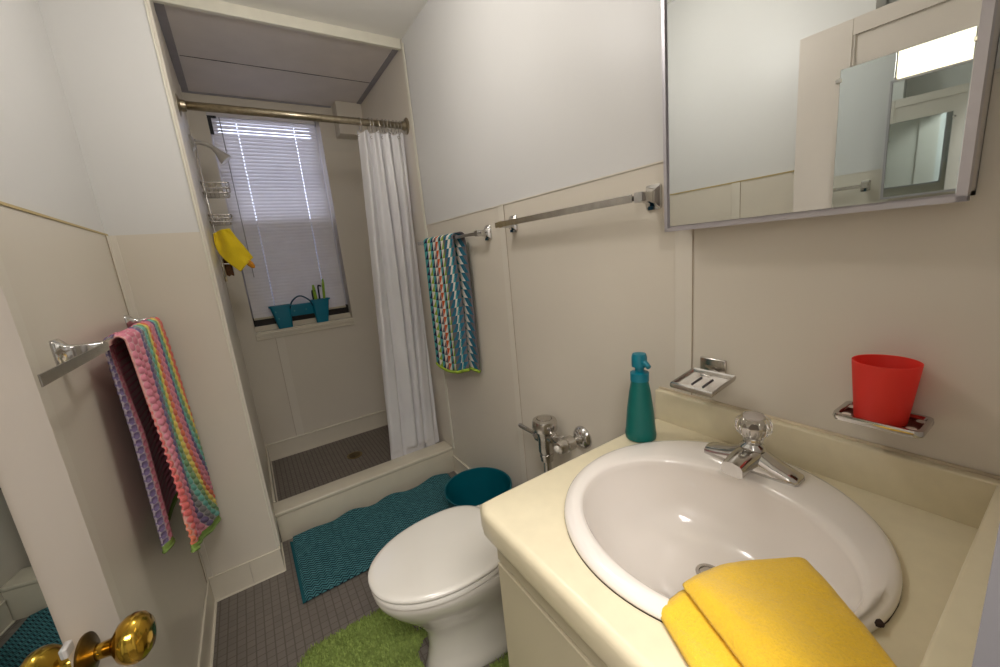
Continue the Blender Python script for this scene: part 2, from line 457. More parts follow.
# vertical trims of the shower opening
b = B(); box(b, XR-.006, XR, YC-.03, YC-.006, .17, ZC-.03, bev=.002); trim(b, M['trim_paint'])
b = B(); box(b, -.1015, -.0955, YP-.002, YP+.014, .12, ZC, bev=.0015); trim(b, M['trim_paint'])
b = B(); box(b, -.0985, -.086, YP+.014, YC+.06, .12, ZC, bev=.003);  trim(b, M['wainscot_seam'])
b = B(); box(b, XS, XS+.003, YB-.10, YB-.075, .18, ZSC); trim(b, M['wainscot_seam'])
# baseboards
b = B()
box(b, XL, XL+.006, .74, YP, 0, .116, bev=.001)
box(b, XL, XL+.008, .74, YP, .116, .124, bev=.003); box(b, XL, XL+.014, .74, YP, 0, .008, bev=.003)
struct('baseboard_left', b, M['tile_trim'])
b = B()
box(b, XL+.006, -.214, YP-.006, YP, 0, .116, bev=.001); box(b, -.211, -.090, YP-.006, YP, 0, .116, bev=.001)
box(b, XL+.006, -.090, YP-.008, YP, .116, .123, bev=.003); box(b, XL+.006, -.088, YP-.012, YP, 0, .007, bev=.003)
struct('baseboard_pier', b, M['tile_trim'])
b = B()
box(b, -.097, -.090, YP, YC-.001, 0, .116, bev=.001); box(b, -.097, -.087, YP-.006, YC-.001, .116, .123, bev=.003); box(b, -.097, -.084, YP-.01, YC-.001, 0, .007, bev=.003)
struct('baseboard_pier', b, M['tile_trim'])
b = B()
box(b, XR-.007, XR, .66, YC-.001, 0, .112, bev=.001); box(b, XR-.011, XR, .66, YC-.001, .105, .114, bev=.003); box(b, XR-.014, XR, .66, YC-.001, 0, .008, bev=.003)
struct('baseboard_right', b, M['tile_trim'])
b = B()
box(b, XS, XR, YB-.012, YB, .05, .178, bev=.003); box(b, XS, XR, YB-.017, YB, .165, .181, bev=.004); box(b, XS, XR, YB-.018, YB, .05, .056, bev=.002)
struct('baseboard_back', b, M['tile_trim'])
b = B()
box(b, XS, XS+.012, YCB, YB-.012, .05, .176, bev=.003); box(b, XS, XS+.018, YCB, YB-.012, .05, .056, bev=.002)
struct('baseboard_shower', b, M['tile_trim'])
# shower curb
b = B(); box(b, -.085, XR, YC+.004, YCB-.01, 0, .15, bev=.002); box(b, -.097, XR, YC, YCB, .146, .169, bev=.007, seg=3)
struct('shower_curb', b, simple('curb_cream', (206, 198, 178), .3, var=.04, vscale=8), smooth=40, label='low cream curb of the shower')
# soffit box upper right back of the shower
b = B(); box(b, .752, XR, 3.0, YB, 2.262, ZSC, bev=.002); trim(b, M['wainscot'], label='small boxed soffit in the shower corner')
b = B(); box(b, .665, .90, YB-.003, YB, 2.18, 2.262); trim(b, M['wainscot_seam'])

# ------------------------------------------------------------------ window
b = B(); box(b, WX0, WX1, YB+.002, YB+.11, WZ0-.006, WZ0+.012); box(b, WX0, WX1, YB+.066, YB+.13, WZ0+.01, WZ0+.046, bev=.002); box(b, WX0-.004, WX1+.004, YB-.012, YB+.01, WZ0-.022, WZ0+.002, bev=.003); box(b, WX0-.004, WX1+.004, YB-.008, YB, WZ0-.045, WZ0-.022, bev=.003)
struct('window_sill', b, M['tile_trim'])
win = bpy.data.objects.new('window_1', None); COL.objects.link(win); win.location = (.33, YB+.14, WZ0); ORG['window_1'] = V(win.location); win['kind'] = 'structure'
b = B(); yw = YB+.12
box(b, WX0, WX0+.045, yw, yw+.05, WZ0, WZ1); box(b, WX1-.045, WX1, yw, yw+.05, WZ0, WZ1)
box(b, WX0, WX1, yw, yw+.05, WZ1-.035, WZ1); box(b, WX0+.04, WX1-.04, yw, yw+.04, 1.69, 1.73)
obj('window_frame', b, M['window_paint'], win)
b = B(); box(b, WX0+.003, WX1-.003, yw-.045, yw+.05, WZ0+.044, WZ0+.110, bev=.004); box(b, WX0+.045, WX0+.07, yw, yw+.03, WZ0, 1.70); box(b, WX1-.07, WX1-.045, yw, yw+.03, WZ0, 1.70)
obj('bottom_rail', b, M['black_frame'], win)
b = B(); box(b, WX0+.04, WX1-.04, yw+.02, yw+.024, 1.72, WZ1-.04); obj('upper_pane', b, M['pane'], win)
b = B(); box(b, WX0+.06, WX1-.06, yw+.012, yw+.016, WZ0+.05, 1.70); obj('lower_pane', b, M['pane'], win)
b = B(); box(b, WX0+.045, WX1-.045, yw+.042, yw+.044, WZ0+.05, 1.70); obj('insect_screen', b, M['screen'], win)

# ------------------------------------------------------------------ blinds
bl = thing('venetian_blind', 'pale horizontal-slat blind lowered in the shower window', 'window blind', (.32, YB+.06, 1.05))
yv = YB+.062; bx0, bx1 = .016, .628
b = B(); box(b, bx0-.006, bx1+.004, yv-.018, yv+.018, 2.356, 2.380, bev=.003); obj('head_rail', b, M['blind'], bl)
slots = [.158, .492]
b = B(); ns = 58; z0, z1 = 1.082, 2.345
for i in range(ns):
    t = i/(ns-1); z = z0+(z1-z0)*t
    tilt = radians(75); wslat = .0255
    sag = 0
    if i == ns-4: tilt = radians(50)
    if i == ns-2: tilt = radians(58)
    xs = [bx0]
    for s in slots: xs += [s-.0022, s+.0022]
    xs.append(bx1)
    if i == ns-3: xs = [bx0]+[bx0+.13]+xs[1:]
    prof = []
    for k in range(5):
        q = (k/4-.5); c = .0022*(1-(2*q)**2)
        yy = q*wslat*cos(tilt)-c*sin(tilt); zz = q*wslat*sin(tilt)*1+c*cos(tilt)
        prof.append((yv-yy*1, z+zz*-1+0.0))
    # convex side to the room, lower edge towards the room
    prof = [(yv+(-(k/4-.5))*wslat*cos(tilt)-.0022*(1-(2*(k/4-.5))**2), z-(k/4-.5)*wslat*sin(tilt)) for k in range(5)]
    sl = .004*(1-t)*sin(i*1.7)*.3
    for k in range(4):
        for a, c2 in zip(xs, xs[1:]):
            isslot = abs((c2-a)-.0044) < 1e-6
            if isslot and k in (1, 2): continue
            n1 = max(1, int((c2-a)/.1))
            for q in range(n1):
                xa = a+(c2-a)*q/n1; xb = a+(c2-a)*(q+1)/n1
                vs = [b.verts.new((xx, prof[kk][0], prof[kk][1]+sl*(xx-bx0)/(bx1-bx0))) for xx, kk in ((xa, k), (xb, k), (xb, k+1), (xa, k+1))]
                b.faces.new(vs)
bmesh.ops.remove_doubles(b, verts=b.verts[:], dist=.0001)
obj('slats', b, M['blind'], bl, smooth=60)
b = B(); box(b, bx0, bx1, yv-.012, yv+.012, 1.058, 1.072, bev=.003); obj('bottom_rail', b, simple('blind_bottom_rail', (196, 186, 160), .4), bl)
for s in slots:
    b = B(); tube(b, [(s, yv-.016, 1.065), (s, yv-.016, 2.36)], .0008, 5); obj('ladder_cord', b, M['window_paint'], bl)
b = B(); tube(b, [(bx0+.055, yv-.026, 2.35), (bx0+.055, yv-.024, 1.35)], .003, 6); obj('tilt_wand', b, M['clear_clip'], bl)
b = B(); box(b, bx0-.008, bx0+.012, yv-.03, yv-.01, 2.25, 2.356, bev=.002); box(b, bx0-.008, bx0+.04, yv-.028, yv-.014, 2.345, 2.356); obj('mounting_bracket', b, M['black_plastic'], bl)

# ------------------------------------------------------------------ shower tote on the sill
tt = thing('shower_tote', 'teal plastic shower tote with arched handle on the window sill', 'shower caddy', (.32, YB+.04, WZ0+.012))
WS = WZ0+.0125
def bucket(x0, x1, xt0, xt1, y0, y1, z0, z1, th=.004):
    b = B()
    def ring(a0, a1, c0, c1, z, r=.016):
        out = []
        for cx, cy, s in ((a1-r, c1-r, 0), (a0+r, c1-r, 1), (a0+r, c0+r, 2), (a1-r, c0+r, 3)):
            for k in range(5):
                a = s*pi/2+k*pi/8; out.append(V((cx+r*cos(a), cy+r*sin(a), z)))
        return out
    R_ = [ring(x0, x1, y0+.008, y1-.008, z0, .014), ring(x0-.001, x1+.001, y0+.007, y1-.007, z0+.004)]
    for t in (.5, .93): R_.append(ring(x0+(xt0-x0)*t, x1+(xt1-x1)*t, y0+.008-.008*t, y1-.008+.008*t, z0+(z1-z0)*t))
    R_ += [ring(xt0-.006, xt1+.006, y0-.006, y1+.006, z1-.012), ring(xt0-.006, xt1+.006, y0-.006, y1+.006, z1)]
    R_ += [ring(xt0+th, xt1-th, y0+th, y1-th, z1), ring(x0+th, x1-th, y0+.008+th, y1-.008-th, z0+th, .01)]
    loft(b, R_, True, True, True); return b
YS = YB+.002
obj('bin', bucket(.152, .242, .120, .25, YS, YS+.055, WS, 1.142), M['tote_blue'], tt, 40)
obj('bin', bucket(.402, .482, .392, .512, YS+.0, YS+.055, WS, 1.150), M['tote_blue'], tt, 40)
obj('tray', bucket(.236, .40, .232, .404, YS+.012, YS+.054, 1.052, 1.132), M['tote_blue'], tt, 40)
b = B(); tube(b, smoothpts([(.245, YS+.01, 1.11), (.262, YS+.004, 1.155), (.30, YS+.002, 1.186), (.335, YS+.002, 1.186), (.378, YS+.004, 1.150), (.394, YS+.01, 1.11)]), .0055, 8)
obj('handle', b, simple('dark_teal_handle', (0, 62, 86), .35), tt, 180)
tm_ = simple('tote_pale_teal', (90, 160, 170), .2)  # paler teal plastic of the small studs
for x, z in ((.150, 1.098), (.162, 1.05), (.268, 1.09), (.345, 1.09)):
    b = B(); lathe(b, [(.006, 0), (.006, .004), (.004, .006)], (x, YS+.012 if x > .2 else YS+.002, z), (0, -1, 0), 12); obj('suction_stud', b, tm_, tt, 40)

def brushlet(name, label, x, y, z0, z1, lean, mat, w=.016):
    b = B(); rings = []
    for k in range(9):
        t = k/8; z = z0+(z1-z0)*t; ww = w*(.55+.45*min(1, t*1.6))*(1 if k < 8 else .6)
        c = V((x+lean*t, y+.01*t, z)); rings.append([c+V((ww/2*cos(a), .004*sin(a), 0)) for a in [2*pi*q/12 for q in range(12)]])
    loft(b, rings, True, True, True); return tag(obj(name, b, mat, None, 50), label, 'comb' if 'comb' in name else 'brush')
brushlet('back_brush', 'tall lime green brush handle leaning right in the teal tote', 0.468, YS+.026, .99, 1.292, .028, M['lime_plastic'], .018)
brushlet('hair_brush', 'shorter rounded lime green brush in the middle of the teal tote bin', 0.428, YS+.024, .99, 1.255, -.005, M['lime_plastic'], .022)
def hook(name, label, x, lean, top):
    b = B(); tube(b, smoothpts([(x, YS+.040, .99), (x+lean*.5, YS+.040, 1.12), (x+lean, YS+.038, top-.01), (x+lean+.010, YS+.035, top), (x+lean+.022, YS+.032, top-.006)]), [.0055]*25, 8)
    return tag(obj(name, b, M['black_plastic'], None, 180), label, 'razor')
hook('razor', 'black razor handle between the two lime brushes in the tote', .449, .006, 1.245)
hook('razor', 'dark razor handle at the left side of the right tote bin', 0.411, -.002, 1.215)

# ------------------------------------------------------------------ shower head, caddy, cloth
sh = thing('shower_head', 'chrome shower head on a curved arm from the shower wall', 'shower head', (XS, 2.66, 2.06))
b = B(); lathe(b, [(.040, 0), (.040, .004), (.030, .014), (.014, .018)], (XS, 2.66, 2.06), (1, 0, 0), 28); obj('wall_flange', b, M['shower_chrome'], sh, 40)
b = B(); arm = smoothpts([(XS+.01, 2.66, 2.06), (-.045, 2.655, 2.062), (-.010, 2.65, 2.048), (.012, 2.645, 2.030)]); tube(b, arm, .0105, 12); obj('arm', b, M['shower_chrome'], sh, 180)
b = B(); ax = V((.6, -.05, -.8)); lathe(b, [(.012, -.01), (.016, 0), (.015, .012), (.022, .028), (.030, .052), (.032, .062), (.029, .067), (.005, .064)], (.012, 2.645, 2.030), ax, 28); obj('nozzle', b, M['shower_chrome'], sh, 40)

cd = thing('wire_shower_caddy', 'chrome wire caddy hanging below the shower head on the shower wall', 'shower caddy', (XS+.004, 2.66, 1.36))
wr = .0032
b = B()
tube(b, smoothpts([(XS+.016, 2.70, 1.37), (XS+.016, 2.70, 1.75), (XS+.016, 2.68, 1.96), (XS+.020, 2.668, 2.055), (XS+.022, 2.66, 2.076), (XS+.020, 2.652, 2.055), (XS+.016, 2.60, 1.90), (XS+.016, 2.58, 1.72), (XS+.016, 2.58, 1.37)]), wr, 7)
tube(b, [(XS+.016, 2.58, 1.372), (XS+.016, 2.70, 1.372)], wr, 7)
obj('hanging_frame', b, M['wire'], cd, 180)
for zs, dp, hh in ((1.80, .125, .05), (1.655, .105, .035)):
    b = B(); y0, y1 = 2.56, 2.73
    def loop(z, d=dp): return smoothpts([(XS+.006, y0, z), (XS+d-.02, y0, z), (XS+d, y0+.02, z), (XS+d, y1-.02, z), (XS+d-.02, y1, z), (XS+.006, y1, z)], 5)
    tube(b, loop(zs+hh), wr, 7); tube(b, loop(zs, dp-.008), wr, 7); tube(b, loop(zs+hh*.5), wr*.7, 6)
    tube(b, [(XS+.006, y0, zs+hh), (XS+.006, y1, zs+hh)], wr, 6); tube(b, [(XS+.006, y0, zs), (XS+.006, y1, zs)], wr, 6)
    for k in range(6):
        x = XS+.012+k*(dp-.028)/5; tube(b, [(x, y0, zs+hh), (x, y0+.003, zs), (x, y1-.003, zs), (x, y1, zs+hh)], wr*.6, 5)
    for k in range(5):
        y = y0+.02+k*(y1-y0-.04)/4; tube(b, [(XS+.006, y, zs), (XS+dp-.008, y, zs), (XS+dp, y, zs+hh)], wr*.6, 5)
    obj('wire_basket', b, M['wire'], cd, 180)
# yellow wash cloth hung by a corner
def hungcloth(u, v):
    A_, B_, C_, D_ = V((-.078, 0, 1.597)), V((-.006, 0, 1.618)), V((.074, 0, 1.462)), V((.002, 0, 1.392))
    p = A_.lerp(B_, u).lerp(D_.lerp(C_, u), v)
    p.x -= .036*sin(pi*v)*(1-u)**1.5; p.z += .006*sin(pi*u)*(1-v)
    p.y = 2.56+.008*sin(6*u+3*v)+.012*nz(u*3, v*3)
    return p
b = B(); grid(b, 30, 30, hungcloth); o = tag(obj('washcloth', b, M['yellow_cloth'], None, 180, recalc=False), 'yellow washcloth hanging from the wire shower caddy', 'washcloth'); solid(o, .006)
bb = thing('bath_brush', 'pale wooden bath brush with brown bristles hanging behind the yellow washcloth', 'brush', (XS+.012, 2.60, 1.35))
b = B(); rings = []
for k in range(11):
    t = k/10; z = 1.345+.20*t; w = .028*sqrt(max(.05, 1-((t-.40)/.62)**2)) if t < .9 else .010
    rings.append([V((XS+.016+.007*cos(a), 2.62+w*sin(a), z)) for a in [2*pi*q/16 for q in range(16)]])
loft(b, rings, True, True, True); obj('brush_back', b, M['wood'], bb, 60)
b = B(); rings = []
for k in range(7):
    t = k/6; z = 1.375+.09*t; w = .02*sqrt(max(.1, 1-((t-.5)/.55)**2))
    rings.append([V((XS+.040+.018*cos(a), 2.62+w*sin(a), z+.004*cos(a*5))) for a in [2*pi*q/20 for q in range(20)]])
loft(b, rings, True, True, True); obj('bristles', b, M['bristle'], bb, 30)
b = B(); lathe(b, [(.004, 0), (.012, .01), (.016, .03), (.013, .05), (.006, .06)], (.070, 2.575, 1.405), (-.55, 0, .8), 14); tag(obj('loofah_sponge', b, M['orange_plastic'], None, 60), 'small orange sponge poking out below the yellow washcloth', 'sponge')
b = B(); tube(b, [(XS+.012, 2.585, 1.44), (.055, 2.575, 1.43)], .003, 6)
tag(obj('soap_hook', b, M['wire'], None, 60), 'thin wire peg behind the yellow washcloth', 'hook')

# ------------------------------------------------------------------ curtain rod, rings, curtain
YR, ZR = 2.235, 2.098
rod = thing('curtain_rod', 'aged brass-toned curtain rod across the shower opening', 'curtain rod', (.42, YR, ZR))
b = B(); tube(b, [(XS, YR, ZR+.002), (XR, YR, ZR)], .0175, 20); obj('pole', b, M['brushed_rod'], rod, 180)
for x, d in ((XS, 1), (XR, -1)):
    b = B(); lathe(b, [(.043, 0), (.043, .004), (.036, .008), (.024, .011), (.022, .028), (.0185, .030)], (x, YR, ZR), (d, 0, 0), 28); obj('wall_flange', b, M['brushed_rod'], rod, 40)
ringx = [.668, .715, .733, .762, .790, .806, .826, .846, .868, .884]
for i, x in enumerate(ringx):
    b = B(); pts = [(x+.002*sin(i*3+a), YR+.026*sin(a), ZR-.011+.034*cos(a)) for a in [2*pi*q/20 for q in range(20)]]
    tube(b, pts, .0014, 6, closed=True)
    o = obj('curtain_ring', b, M['wire'], None, 180); tag(o, 'thin wire ring on the curtain rod holding the gathered white curtain', 'curtain ring', 'curtain rings on the rod')
def curt(u, v):
    t = v                                     # 0 top, 1 bottom
    xl = .650-.006*sin(pi*t)-.09*t**1.5; xr = .906
    x = xl+(xr-xl)*u
    w_ = u+.05*sin(u*9+.6)*(.4+t)+.02*sin(t*4+u*5); ph = w_*2*pi*(4.4)+.8*sin(3.1*u)+.5*t*sin(4*u)
    amp = (.034-.008*t)*(.35+.65*sin(5.3*u+1.1+1.2*t)**2)*(.55+.45*min(1, t*5))
    y = YR+.012+.040*t+amp*sin(ph)+.006*(1-.5*t)*sin(ph*2.3+3*t)+.004*nz(u*8, t*7)*1.5
    z = 2.058-(1.898)*t+.010*cos(ph-.6)*(1-t)**8
    x += .016*cos(ph)*(.3+.7*t)
    x = min(x, XR-.012)
    return V((x, max(y, YCB+.006) if z < .2 else y, z))
b = B(); grid(b, 150, 110, curt)
sc_ = thing('shower_curtain', 'white vinyl curtain gathered at the right side of the shower', 'shower curtain', (.75, YR+.02, .16))
o = obj('curtain_cloth', b, M['curtain'], sc_, 180, recalc=False)
for x in ringx[::2]:
    u = (x-.656)/.25; p = curt(u, .011)
    b = B(); pts = [p+V((.0065*cos(a), -.002, .0065*sin(a))) for a in [2*pi*q/14 for q in range(14)]]; tube(b, pts, .0016, 6, closed=True); obj('eyelet', b, M['wire'], sc_, 180)

# ------------------------------------------------------------------ drain
dr = thing('floor_drain', 'round brown metal drain in the shower floor', 'drain', (.43, 2.76, .05))
b = B(); lathe(b, [(.052, 0), (.052, .003), (.040, .003)], (.43, 2.76, .0502), seg=32); obj('drain_ring', b, simple('drain_rim_brass', (128, 110, 70), .4, .7, var=.2, vscale=60), dr, 40)
b = B(); lathe(b, [(.040, 0), (.039, .0042)], (.43, 2.76, .0502), seg=32); obj('drain_grate', b, M['drain_metal'], dr, 40)

# ------------------------------------------------------------------ towel bars
def post(parent, xw, d, y, z, tip, fz=0):
    """square flared post from a wall plate; d=+-1 direction into the room"""
    b = B()
    def sq(x, h, w, dz=0): 
        r = min(h, w)*.25; out = []
        for cy, cz, s in ((w-r, h-r, 0), (-w+r, h-r, 1), (-w+r, -h+r, 2), (w-r, -h+r, 3)):
            for k in range(3):
                a = s*pi/2+k*pi/4; out.append(V((x, y+cy+r*cos(a), z+dz+cz+r*sin(a))))
        return out
    loft(b, [sq(xw, .031, .022, fz), sq(xw+d*.005, .031, .022, fz), sq(xw+d*.009, .027, .019, fz), sq(xw+d*.018, .016, .014, fz*.8), sq(xw+d*.035, .0125, .012, fz*.5), sq(xw+d*(tip-.002), .0125, .013), sq(xw+d*tip, .0115, .012)], True, True, True)
    o = obj('post', b, M['chrome'], parent, 40)
    b = B(); box(b, min(xw+d*.012, xw+d*.020), max(xw+d*.012, xw+d*.020), y-.006, y+.006, z-.032, z-.022, bev=.002)
    obj('set_screw_cover', b, simple('screw_cover_%d' % (len(COL.objects)), (30, 70, 90), .3, .5), o)
    return o
def towel_bar(label, xw, d, y0, y1, z, strip0, strip1, tip=.066, fz=0):
    t = thing('towel_bar', label, 'towel bar', (xw, (y0+y1)/2, z))
    post(t, xw, d, y0, z, tip, fz); post(t, xw, d, y1, z, tip, fz)
    b = B(); x = xw+d*(tip-.012); box(b, x-.006, x+.006, y0, y1, z-.007, z+.007, bev=.001); obj('bar', b, M['chrome'], t)
    b = B(); xa = xw+d*(tip+.0005); xb = xw+d*(tip+.003); box(b, min(xa, xb), max(xa, xb), strip0, strip1, z-.010, z+.010, bev=.0006); obj('face_strip', b, M['chrome_dull'], t)
    return t
towel_bar('long chrome towel bar on the right wall, nothing hung on it', XR, -1, .660, 1.286, 1.469, .676, 1.318)
towel_bar('chrome towel bar beside the shower curtain, triangle-print towel on it', XR, -1, 1.478, 2.075, 1.452, 1.95, 2.132)
towel_bar('chrome towel bar on the left wall, striped bobble towel hanging over it', XL, 1, 1.228, 1.868, 1.241, .872, 1.240, tip=.078)

# ------------------------------------------------------------------ left towel (bobbles)
tw = thing('bobble_towel', 'multicoloured striped bobble towel folded over the left towel bar', 'towel', (-.30, 1.56, .45))
xb_, zb_ = XL+.066, 1.230
def leftface(side):
    def fn(u, v):
        # u across 0 near .. 1 far ; v 0 at bar top .. 1 bottom
        s = v
        y = 1.362+.525*u
        L = (.622+.245*u+.01*sin(pi*u)) if side > 0 else (.60+.04*u)
        a = min(1, s*L/.035)*pi/2             # roll over the bar
        x = xb_+side*.021*sin(a)
        z = zb_+.018*cos(a)-max(0, s*L-.035) if s*L > .035 else zb_+.018*cos(a)
        hang = max(0, s*L-.035)
        fold = sin(u*2*pi*1.3+.9)*.007*min(1, hang*2.2)+sin(u*2*pi*3.3+.4)*.003*min(1, hang*3)
        if side > 0:
            x += fold+.008*min(1, hang*2)
            y += -.13*hang*(1-u)
            x += .012*exp(-((u-.05)/.08)**2)*min(1, hang*4)
        else:
            x = max(x-.010*min(1, hang*4)+fold*.3, XL+.012)
            y += -.12*hang*(1-u)+.02*exp(-(u/.10)**2)*0
            x += .030*exp(-((u-.07)/.09)**2)*min(1, hang*4)
        # bobbles
        cu, cv = uvf(u, v); du = cu % 1-.5; dv = (cv+(.5 if int(cu) % 2 else 0)) % 1-.5
        h = .0052*sqrt(max(0, 1-min(1, (du*du+dv*dv)*4.6))) if cv < NR-.75 else .001
        x += side*h*min(1, .25+hang*12)
        if hang < .02: z += h*.8
        y = min(y, YP-.012)
        return V((x, y, z))
    def uvf(u, v):
        if side > 0:
            ct_ = 2+10*u if u < .3 else 5+(u-.3)/.7*13.9
            w_ = v**3.0
            return (ct_*(1-w_)+(.4+6.4*u)*w_, v*NR)
        return (5.95-min(3.9, 26*u) if u < .5 else 2.05+2.9*(2*u-1), v*NR)
    return fn, uvf
fn, uvf = leftface(1); b = B(); grid(b, 150, 210, fn, uvfn=uvf)
o = obj('front_drop', b, M['dots'], tw, 180, recalc=False); solid(o, .004)
b = B(); tube(b, [fn(i/60, 1)+V((0, 0, -.002)) for i in range(61)], .0055, 8); obj('binding', b, M['green_binding'], tw, 180)
fn2, uvf2 = leftface(-1); b = B(); grid(b, 100, 180, fn2, uvfn=uvf2); o = obj('back_drop', b, M['dots'], tw, 180, recalc=False); solid(o, .004)
b = B(); tube(b, [fn2(i/40, 1)+V((0, 0, -.002)) for i in range(41)], .005, 8); obj('binding', b, M['green_binding'], tw, 180)

# ------------------------------------------------------------------ right towel (triangles)
tw = thing('triangle_towel', 'teal, white, navy and lime triangle-print towel on the bar beside the shower curtain', 'towel', (.87, 1.83, .77))
xc_, zc_ = XR-.056, 1.456
def rightface(side):
    def fn(u, v):
        y = 2.02-.355*u
        L = (.712+.02*sin(u*4)-.008*u) if side > 0 else .69
        a = min(1, v*L/.032)*pi/2
        x = xc_-side*.020*sin(a); hang = max(0, v*L-.032)
        z = zc_+.016*cos(a)-hang
        # front: fold lines; the last quarter turns back towards the wall
        fold = (sin(u*2*pi*1.25+.5)*.006+sin(u*2*pi*3.1)*.002)*min(1, hang*3)*.6
        if side > 0:
            w = max(0, (u-.70)/.30)
            x += -fold+.034*w*min(1, .3+hang*2)+.010*sin(w*pi*2)*min(1, hang*2)
            y += hang*.045*(1-u)+hang*.05*u*.6+.03*w
        else:
            x = min(x+.006*min(1, hang*4)+fold, XR-.010); y += .02*hang-.03*u
        return V((x, y, z))
    return fn
for side, nm in ((1, 'front_drop'), (-1, 'back_drop')):
    fn = rightface(side); b = B()
    grid(b, 70, 60, fn, uvfn=(lambda u, v: (7.2*(u/.70)**1.18 if u < .7 else 7.2+(u-.7)/.3*3.78, v*17)) if side > 0 else (lambda u, v: (7.05+min(3.9, (1-u)*9.9), v*17)))
    o = obj(nm, b, M['tri'], tw, 180, recalc=False); solid(o, .0045)
    b = B(); tube(b, [fn(i/40, 1)+V((0, 0, -.004)) for i in range(41)], .009, 8); obj('binding', b, M['lime_binding'], tw, 180)

# ------------------------------------------------------------------ door with mirror and knobs (turned 12.9 deg off the wall)
DA = radians(6.8)
dx, dy = sin(DA), cos(DA)
door = bpy.data.objects.new('door_1', None); COL.objects.link(door)
hinge = V((-.271-dx*.87, .813-dy*.87, 0))
door.location = hinge; door['kind'] = 'structure'; door['label'] = 'white painted panel door standing open against the left wall'
door.rotation_euler = (0, 0, -DA)
ORG['door_1'] = V((0, 0, 0))      # children in door space: y along the leaf, +x the face seen, width .87
def dobj(name, bm, mat, parent=door, smooth=None):
    bmesh.ops.recalc_face_normals(bm, faces=bm.faces[:]); me = bpy.data.meshes.new(name); bm.to_mesh(me); bm.free(); me.materials.append(mat)
    o = bpy.data.objects.new(name, me); COL.objects.link(o); o.parent = parent
    if smooth:
        me.polygons.foreach_set('use_smooth', [True]*len(me.polygons)); 
        if smooth < 180: me.set_sharp_from_angle(angle=radians(smooth))
    return o
W = .87; EDGE = W
ms = .132/dy; md_ = .160/dy
b = B()
box(b, -.036, 0, W-md_, W, .01, 2.03, bev=.002, seg=1); box(b, -.036, 0, .0, md_, .01, 2.03, bev=.002, seg=1)
box(b, -.036, 0, md_, W-md_, 1.93+.045, 2.03); box(b, -.036, 0, md_, W-md_, .01, .22); 
box(b, -.030, -.010, md_-.005, W-md_+.005, .2, 1.99)
for y in (md_, W-md_): box(b, -.012, -.004, y-.006 if y > .4 else y, y if y > .4 else y+.006, .22, 1.975)
dobj('door_leaf', b, M['door_paint'])
b = B(); y0, y1 = W-.46, W-ms; box(b, 0.0005, .005, y0, y1, .62, 1.872, bev=.0015, seg=1); mo = dobj('door_mirror', b, M['mirror_old'])
for y, z in ((y1+.004, 1.835), (y1+.002, .915), (y0-.004, 1.835)):
    b = B(); box(b, 0, .009, y-.010, y+.008, z-.007, z+.007, bev=.002); dobj('mirror_clip', b, M['clear_clip'] if z < 1 else M['chrome_dull'])
ky = W-.095/dy; kz = .868
b = B(); lathe(b, [(.030, 0), (.030, .003), (.025, .006), (.016, .008), (.012, .012)], (0, ky, kz), (1, 0, 0), 32)
kn = dobj('door_knob', b, M['brass_dark'], smooth=40)
b = B(); lathe(b, [(.0115, .006), (.0105, .016), (.0115, .028), (.018, .033), (.027, .039), (.032, .047), (.0335, .055), (.031, .064), (.023, .071), (.009, .075)], (0, ky, kz), (1, 0, 0), 40); dobj('knob_ball', b, M['brass'], kn, 180)
b = B(); box(b, -.030, -.006, W-.0005, W+.0015, kz-.03, kz+.03); dobj('latch_plate', b, M['brass_dark'])

# ------------------------------------------------------------------ medicine cabinet (door slightly ajar)
cab = thing('medicine_cabinet', 'wall-mounted mirrored medicine cabinet above the vanity, door slightly ajar', 'medicine cabinet', (XR, .345, 1.385))
CY0, CY1, CZ0, CZ1 = .118, .570, 1.386, 1.992
b = B()
xa = XR-.044
box(b, XR-.006, XR, CY0, CY1, CZ0, CZ1); box(b, xa, XR, CY0, CY0+.006, CZ0, CZ1); box(b, xa, XR, CY1-.006, CY1, CZ0, CZ1)
box(b, xa, XR, CY0, CY1, CZ0, CZ0+.006); box(b, xa, XR, CY0, CY1, CZ1-.006, CZ1)
obj('cabinet_body', b, M['cab_body'], cab)
# door plane from the calibration: x = xm + tan(th)(y-.35) + tan(ep)(z-1.5)
xm, th, ep = .862, .0215, -.0172
nrm = V((-1, tan(th), tan(ep))).normalized()
e1 = V((0, 1, 0)); e1 = (e1-nrm*e1.dot(nrm)).normalized(); e2 = nrm.cross(e1); e2 = e2 if e2.z > 0 else -e2
P0 = V((xm, .35, 1.5))
def plane(y, z, d=0):
    return V((xm+tan(th)*(y-.35)+tan(ep)*(z-1.5), y, z))+nrm*d
def pbox(bm, y0, y1, z0, z1, d0, d1):
    A = [plane(y, z, d0) for y, z in ((y0, z0), (y1, z0), (y1, z1), (y0, z1))]; Bq = [plane(y, z, d1) for y, z in ((y0, z0), (y1, z0), (y1, z1), (y0, z1))]
    loft(bm, [A, Bq], True, True, True)
b = B(); pbox(b, CY0+.008, CY1+.008, CZ0+.004, CZ1-.008, -.004, 0); mo = obj('mirror_door', b, M['mirror'], cab)
b = B(); fw = .011
FY0, FY1, FZ0, FZ1 = CY0-.002, CY1+.020, CZ0-.008, CZ1+.004
for a in ((FY0, FY0+fw, FZ0, FZ1), (FY1-fw*.7, FY1, FZ0, FZ1), (FY0, FY1, FZ0, FZ0+fw*.75), (FY0, FY1, FZ1-fw, FZ1)): pbox(b, *a, -.012, .004)
pbox(b, FY0+.004, FY1-.004, FZ0+.004, FZ1-.004, -.013, -.005)
obj('door_frame', b, M['aluminium'], mo)
